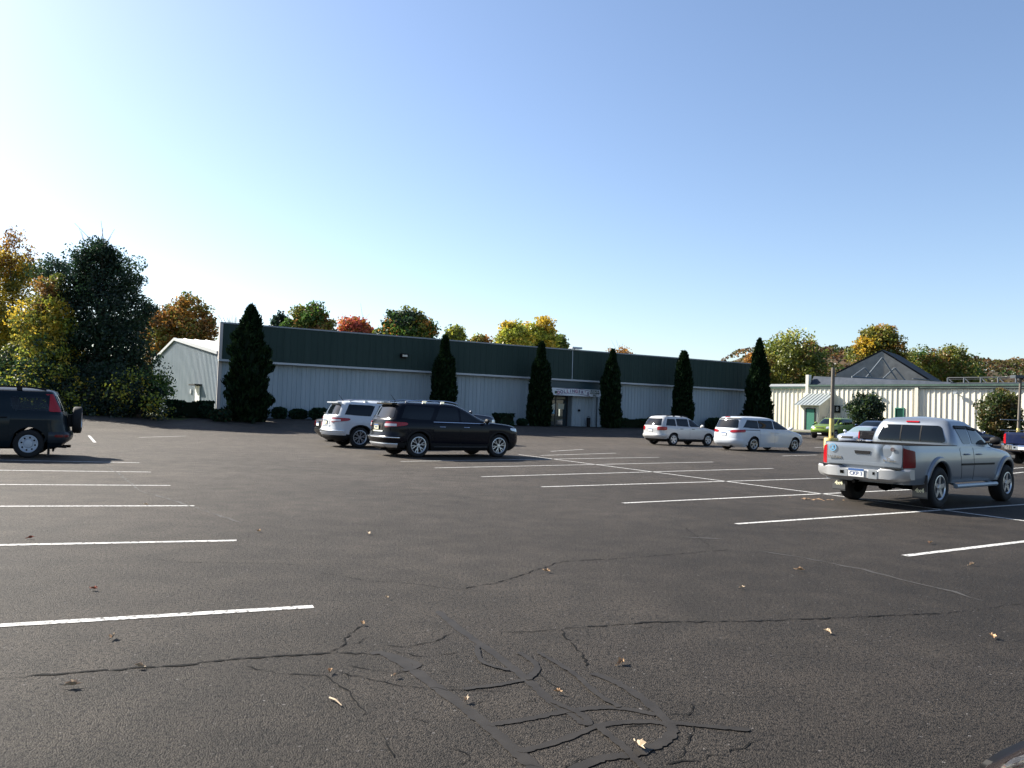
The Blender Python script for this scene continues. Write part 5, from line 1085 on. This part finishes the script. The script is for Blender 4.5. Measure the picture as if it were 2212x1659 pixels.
# swap in the sunshade behind the windscreen of the silver sedan
o = [q for q in COL.objects if q.get('label', '').startswith('silver sedan with a sunshade')][0]
for ch in o.children:
    if ch.name.startswith('windshield'): ch.data.materials[0] = M_SHIELD
P_BLUE = paint('dark_blue', (.012, .022, .06), .3, .3)
sedan('parked_car', 'dark blue car showing its roof beyond the silver sedan', nose_contact(1858, 60, 222, 3.6, 1.55), 222, P_BLUE, near=1)
sedan('parked_car', 'dark blue sedan nose showing beyond the cab of the silver pickup', (at(2140, 950, 60)[0]-3.6*.94+.75*.34, 60-3.6*.34-.75*.94), 20, P_BLUE)

# ---- pickup trucks
def pickup(label, contact, ang, pm, z=None, detail=True, group='vehicles parked in the lot', flare=True):
    o = place('pickup_truck', label, 'pickup truck', contact, ang, 1.62, group, -1, z)
    sh = Shell([(.46, 3.95), (.58, 4.08), (.75, 4.12), (.92, 4.08), (1.02, 3.95), (1.09, 3.6), (1.14, 3.1), (1.18, 2.72)],
               [(.46, -1.12), (.6, -1.14), (.8, -1.15), (1.1, -1.15), (1.18, -1.14)], [(.46, .86), (.6, .90), (.85, .915), (1.05, .90), (1.12, .885), (1.18, .875)], 10, 30, 2.4, 5)
    # open bed: no cap; rails, liner and cab floor are separate parts
    sh.mesh((0, 3.24), .47, .42, 0, 26, cap=False, mats=[pm, M_BLACK, M_WELL], parent=o)
    top = sh.rings[-1]; mb = MB(); n = len(top); XB = .70
    def inn(p): x, y, z_ = p; return (max(x, -1.08), math.copysign(min(abs(y), .80), y), z_)
    for i in range(n):
        a, b = top[i], top[(i+1) % n]
        if max(a[0], b[0]) <= XB+.15:
            ia, ib = inn(a), inn(b); mb.quad((a[0], a[1], a[2]+.012), (b[0], b[1], b[2]+.012), (ib[0], ib[1], ib[2]+.012), (ia[0], ia[1], ia[2]+.012)); mb.quad(a, b, (b[0], b[1], b[2]+.012), (a[0], a[1], a[2]+.012))
            mb.quad((ia[0], ia[1], ia[2]+.012), (ib[0], ib[1], ib[2]+.012), (ib[0], ib[1], .72), (ia[0], ia[1], .72))
    mb.quad((-1.08, -.8, .72), (XB+.1, -.8, .72), (XB+.1, .8, .72), (-1.08, .8, .72)); mb.quad((XB+.02, -.8, .72), (XB+.02, .8, .72), (XB+.02, .8, 1.19), (XB+.02, -.8, 1.19)); mb.obj('bed_liner', M_BLACK, o, recalc=False)
    mb = MB(); fr_ = [p for p in top if p[0] >= XB-.02]; fr_ = sorted([p for p in fr_ if p[1] >= 0], key=lambda p: p[0])
    for a, b in zip(fr_[:-1], fr_[1:]): mb.quad((a[0], -a[1], 1.18), (b[0], -b[1], 1.18), (b[0], b[1], 1.18), (a[0], a[1], 1.18))
    mb.obj('cowl', pm, o, recalc=False)
    cb = Shell([(1.16, 2.78), (1.22, 2.62), (1.60, 1.98), (1.68, 1.78), (1.72, 1.5), (1.75, 1.32)], [(1.16, .74), (1.22, .74), (1.60, .84), (1.67, .90), (1.72, 1.05), (1.75, 1.28)],
               [(1.16, .868), (1.24, .85), (1.60, .70), (1.67, .63), (1.72, .47), (1.75, .1)], 11, 22, 2.6, 4)
    cb.mesh((), .1, .1, 0, 18, name='cab', mats=[pm, M_BLACK, M_WELL], parent=o, inner=False)
    end_panel(cb, 'rear_window', [(-.70, 1.235), (.70, 1.235), (.58, 1.57), (-.58, 1.57)], M_GLASS, o, r=.07); rw = [c for c in o.children if c.name.startswith('rear_window')][0]
    for y in (-.2, .2): end_panel(cb, 'window_divider', [(y-.012, 1.24), (y+.012, 1.24), (y+.012, 1.565), (y-.012, 1.565)], M_BLACK, rw, off=.014, r=.001, nz=3, nx=3)
    end_panel(cb, 'brake_lamp', [(-.13, 1.625), (.13, 1.625), (.13, 1.655), (-.13, 1.655)], M_RED, o, off=.02, r=.012, nz=4)
    end_panel(cb, 'windshield', [(-.76, 1.22), (.76, 1.22), (.6, 1.6), (-.6, 1.6)], M_GLASS, o, rear=False)
    for sg in (-1, 1):
        side_panel(cb, 'rear_door_window', [(1.14, 1.22), (1.50, 1.22), (1.52, 1.56), (1.00, 1.56)], sg, M_GLASSB, o, r=.06)
        side_panel(cb, 'front_door_window', [(1.56, 1.22), (2.45, 1.20), (2.40, 1.24), (1.92, 1.53), (1.58, 1.57)], sg, M_GLASSB, o, r=.04)
        side_panel(cb, 'rain_visor', [(1.00, 1.53), (1.53, 1.53), (1.53, 1.585), (1.02, 1.585)], sg, M_BLACK, o, off=.03, r=.01, nz=4); side_panel(cb, 'rain_visor', [(1.57, 1.52), (1.98, 1.50), (1.90, 1.545), (1.57, 1.585)], sg, M_BLACK, o, off=.03, r=.01, nz=4)
        wrap_panel(sh, 'taillight', .745, -.97, (.76, .78), (1.14, 1.08), sg, M_RED if sg > 0 else M_DRED, o, off=.016, r=.01)
        wrap_panel(sh, 'headlight', .5, 3.6, (.82, .86), (.98, 1.0), sg, M_LAMP, o, rear=False)
        # fender flares
        for ax_ in (0, 3.24):
            oo, qq = [], []
            for rr, of in ((.468, .03), (.49, .045), (.54, .045), (.565, .01)):
                ro, ri = [], []
                for t in np.linspace(-.12, math.pi+.12, 22):
                    x, z_ = ax_+rr*math.cos(t), max(.47, .42+rr*math.sin(t)); y = float(sh.side(x, min(z_, 1.1))); ro.append((x, sg*(y+of), z_)); ri.append((x, sg*(y-.02), z_))
                oo.append(ro); qq.append(ri)
            grid_panel('fender_flare', oo, qq, pm if flare else M_BLACK, o)
        side_panel(sh, 'side_molding', [(.95, .80), (2.55, .80), (2.55, .84), (.95, .84)], sg, M_BLACK, o, off=.012, r=.01, nz=4)
        mb = MB(); mb.tube([(.66, sg*.93, .40), (2.62, sg*.93, .40)], .045, 8)
        for x in (.8, 2.5): mb.tube([(x, sg*.93, .4), (x, sg*.6, .5)], .03, 6)
        mb.obj('side_step', M_STEEL, o, True)
        mb = MB(); mb.box((-.55, sg*.80, .42), (.02, .27, .44)); fl = mb.obj('mud_flap', M_BLACK if not detail else mat('flap', (.03, .03, .032), .6), o)
        mb = MB(); mb.box((-.562, sg*.80, .28), (.006, .27, .10)); mb.obj('flap_plate', mat('flap_plate', (.12, .12, .12), .4, .6), fl)
        if detail: text('flap_lettering', '4x4', .11, M_PLATEY, fl, (-.568, sg*.80, .345), (R(90), 0, R(-90)), .002, bold=.004)
    if not detail: pass
    doors(o, sh, [[(1.0, .52), (1.52, .5), (1.52, 1.15), (.92, 1.15)], [(1.55, .5), (2.62, .5), (2.62, 1.12), (1.55, 1.15)]], pm)
    handles(o, sh, (1.2, 1.78), 1.02, pm); mirror(o, cb, 2.4, 1.24, M_BLACK)
    # tailgate with a dent, bumper, plate
    def dent(y, z_): return -.045*math.exp(-((y+.46)/.10)**2-((z_-1.06)/.13)**2)+.02*math.exp(-((y+.30)/.05)**2-((z_-1.02)/.12)**2)
    tg = end_panel(sh, 'tailgate', [(-.735, .775), (.735, .775), (.735, 1.185), (-.735, 1.185)], pm, o, off=.018, r=.02, nz=18, nx=41, seam=M_WELL, fn=dent if detail else None)
    xr = -1.15-.02
    mb = MB(); mb.prism([(xr-.012, -.155, 1.045), (xr-.012, .155, 1.045), (xr-.012, .14, .985), (xr-.012, -.14, .985)], (.01, 0, 0)); mb.obj('handle', M_BLACK, tg)
    end_panel(sh, 'tailgate_lip', [(-.73, .775), (.73, .775), (.73, .835), (-.73, .835)], pm, tg, off=.035, r=.02, nz=4)
    if detail:
        text('badge', 'TACOMA', .07, M_CHROME, tg, (xr-.008, .56, .895), (R(90), 0, R(-90)), .004, bold=.003); text('badge', 'PreRunner', .055, M_CHROME, tg, (xr-.008, -.52, .885), (R(90), 0, R(-90)), .004, bold=.002); text('badge', 'SR5', .045, M_CHROME, tg, (xr-.008, -.50, .925), (R(90), 0, R(-90)), .004, bold=.002)
        mb = MB(); mb.lathe([(.055, 0), (.075, 0), (.075, -.004), (.055, -.004)], 'y', 20); mb.add([(-.035, -.002, -.035), (.035, -.002, -.035), (0, -.002, .045)], [(0, 1, 2)]); q = mb.obj('round_sticker', mat('sticker_blue', (.12, .32, .5), .6), tg, recalc=False); q.location = (xr-.006, .60, 1.08); q.rotation_euler = (0, 0, R(-90))
        mb = MB(); mb.lathe([(0, 0), (.035, -.003), (.04, 0)], 'y', 10); q = mb.obj('scar', mat('rust_scar', (.06, .045, .05), .8), tg, recalc=False); q.location = (xr-.002, -.57, 1.10); q.rotation_euler = (0, 0, R(-90))
        mb = MB(); mb.lathe([(0, -.002), (.045, -.002), (.045, 0)], 'y', 14); q = mb.obj('window_sticker', M_PLATE, rw, recalc=False); q.location = (float(cb.end(.53, 1.52))-.016, .53, 1.52); q.rotation_euler = (0, R(-14), R(-90))
    BX = -1.33; bm = mat('bumper_silver', (.38, .38, .38), .42, .55) if detail else M_CHROME
    mb = MB(); secs = []
    for y in (-.90, -.84, -.60, -.42, -.37, -.2, .2, .37, .42, .60, .84, .90):
        e_ = max(0, (abs(y)-.6)/.3)**2; x = BX+.16*e_; tz = .745 if abs(y) > .395 else .70; bz_ = .50+.06*e_
        secs.append([(-1.12+.12*e_, y, tz), (x+.03, y, tz), (x, y, tz-.03), (x, y, bz_+.05), (x+.05, y, bz_), (-1.1+.12*e_, y, bz_)])
    mb.v = [p for s_ in secs for p in s_]; k = 6
    for i in range(len(secs)-1):
        for j in range(k): mb.f.append((i*k+j, i*k+(j+1) % k, (i+1)*k+(j+1) % k, (i+1)*k+j)); mb.m.append(0)
    mb.f += [tuple(range(k)), tuple(range((len(secs)-1)*k, len(secs)*k))]; mb.m += [0, 0]; bp_ = mb.obj('rear_bumper', bm, o, True, 35)
    mb = MB(); mb.box((BX+.10, .6, .752), (.16, .36, .012)); mb.box((BX+.10, -.6, .752), (.16, .36, .012)); mb.obj('bumper_pad', M_BLACK, bp_)
    mb = MB(); mb.box((BX-.006, .30, .62), (.012, .2, .14)); mb.obj('step_plate', M_ALLOY, bp_); mb = MB(); mb.box((BX-.006, -.29, .62), (.012, .16, .16)); mb.obj('step_plate', M_ALLOY, bp_); mb = MB(); mb.box((BX-.016, .31, .63), (.01, .07, .06)); mb.obj('bumper_hole', M_WELL, bp_); mb = MB(); mb.box((BX-.016, -.31, .64), (.01, .04, .05)); mb.obj('bumper_hole', M_WELL, bp_)
    plate(o, BX-.012, .03, .635, M_PLATEB, M_PLATE, 'CKP 3' if detail else '', True, .305, .155)
    mb = MB(); mb.box((1.4, 0, .52), (4.2, 1.1, .2)); mb.tube([(0, -.75, .40), (0, .75, .40)], .09, 8); mb.lathe([(0, -.14), (.14, -.1), (.17, 0), (.14, .1), (0, .14)], 'y', 12, (0, .12, .40)); mb.tube([(-.1, -.45, .5), (-1.0, -.5, .44), (-1.2, -.62, .42)], .035, 8); mb.tube([(-1.1, .1, .50), (-1.3, .1, .46)], .035, 8); mb.box((-.8, 0, .5), (.5, .9, .12)); mb.obj('chassis', M_WELL, o)
    mb = MB()
    for sg in (-1, 1): mb.tube([(-.6, sg*.5, .38), (0, sg*.5, .33), (.6, sg*.5, .42)], .03, 5)
    mb.obj('leaf_spring', M_WELL, o)
    for x in (0, 3.24):
        for sg in (-1, 1): wheel(o, x, sg*.80, .392, .235, .265, sg, M_ALLOY, 'five', 5)
    end_panel(sh, 'grille', [(-.45, .72), (.45, .72), (.5, .95), (-.5, .95)], M_CHROME, o, rear=False, off=.015); full_wrap(sh, 'front_bumper', 3.6, .48, .66, pm, o, False, .04)
    return o
P_SILT = paint('silver_truck', (.23, .255, .29), .6, .33)
pickup('silver pickup truck with dented tailgate and mud flaps at the right', (8.19, 15.19), 38.5, P_SILT)
P_NVT = paint('navy_truck', (.010, .016, .05), .2, .3)
pickup('navy blue pickup truck cut by the right edge of the picture', (G(2194, 1001)[0]+.545*1.9, G(2194, 1001)[1]-.839*1.9), 33, P_NVT, None, False, flare=False).scale = (1.15, 1.1, 1.2)
P_BKT = paint('black_truck', (.012, .012, .014), .1, .3)
pickup('black pickup truck whose red lamp shows in front of the silver sedan', (at(1853, 950, 43.9)[0]+1.87, 43.0), 31, P_BKT, None, False, flare=False)

# boxy dark grey SUV beyond the black one
P_GRY = paint('dark_grey', (.035, .040, .055), .4, .32)
o, sh = car('parked_suv', 'dark grey SUV almost hidden behind the black SUV', 'SUV', (-3.75, 35.2), 32, P_GRY, 1.6, 2.85,
    [(.3, 3.6), (.45, 3.78), (.7, 3.85), (1.0, 3.84), (1.2, 3.78), (1.3, 3.6), (1.36, 3.0), (1.39, 2.55), (1.48, 2.3), (1.74, 1.75), (1.80, 1.55), (1.84, 1.1), (1.86, .7)],
    [(.3, -.7), (.45, -.86), (.7, -.9), (1.1, -.88), (1.3, -.84), (1.70, -.68), (1.78, -.6), (1.83, -.3), (1.86, .2)],
    [(.3, .86), (.5, .91), (.8, .93), (1.1, .93), (1.3, .90), (1.4, .87), (1.74, .74), (1.80, .66), (1.84, .46), (1.86, .1)], .42, .38, .24, .38,
    [('quarter_window', [(-.5, 1.42), (.3, 1.41), (.3, 1.70), (-.42, 1.70)]), ('rear_door_window', [(.36, 1.41), (1.2, 1.40), (1.2, 1.71), (.36, 1.71)]), ('front_door_window', [(1.26, 1.40), (2.25, 1.40), (1.85, 1.66), (1.26, 1.71)])],
    [(-.7, 1.38), (.7, 1.38), (.62, 1.7), (-.62, 1.7)], [(-.76, 1.43), (.76, 1.43), (.66, 1.73), (-.66, 1.73)], [(.6, -.6, (1.0, 1.0), (1.3, 1.3), M_RED)], [(.5, 3.4, (.95, .95), (1.15, 1.15))], [(True, -.6, .4, .62, P_GRY, .03)], 'split', 6, 0,
    handle=((.6, 1.5), 1.2), mir=(2.2, 1.4), door=([(.4, .5), (1.22, .5), (1.22, 1.36), (.35, 1.36)], [(1.25, .5), (2.25, .5), (2.25, 1.34), (1.25, 1.36)]))

# dark maroon car beside the photographer, only the edge of its hood in view
P_MAR = paint('maroon', (.010, .003, .003), .1, .15, 1.0)
o, sh = sedan('parked_sedan', 'dark maroon car whose hood edge enters the bottom right corner', (0, 0), 118, P_MAR)
o.location = (3.25, -.90, 0); o.rotation_euler = (0, 0, R(118))
for ch in o.children:
    if ch.name.startswith('headlight'): ch.data.materials[0] = mat('smoked_lamp', (.03, .012, .012), .15, 0, .5)
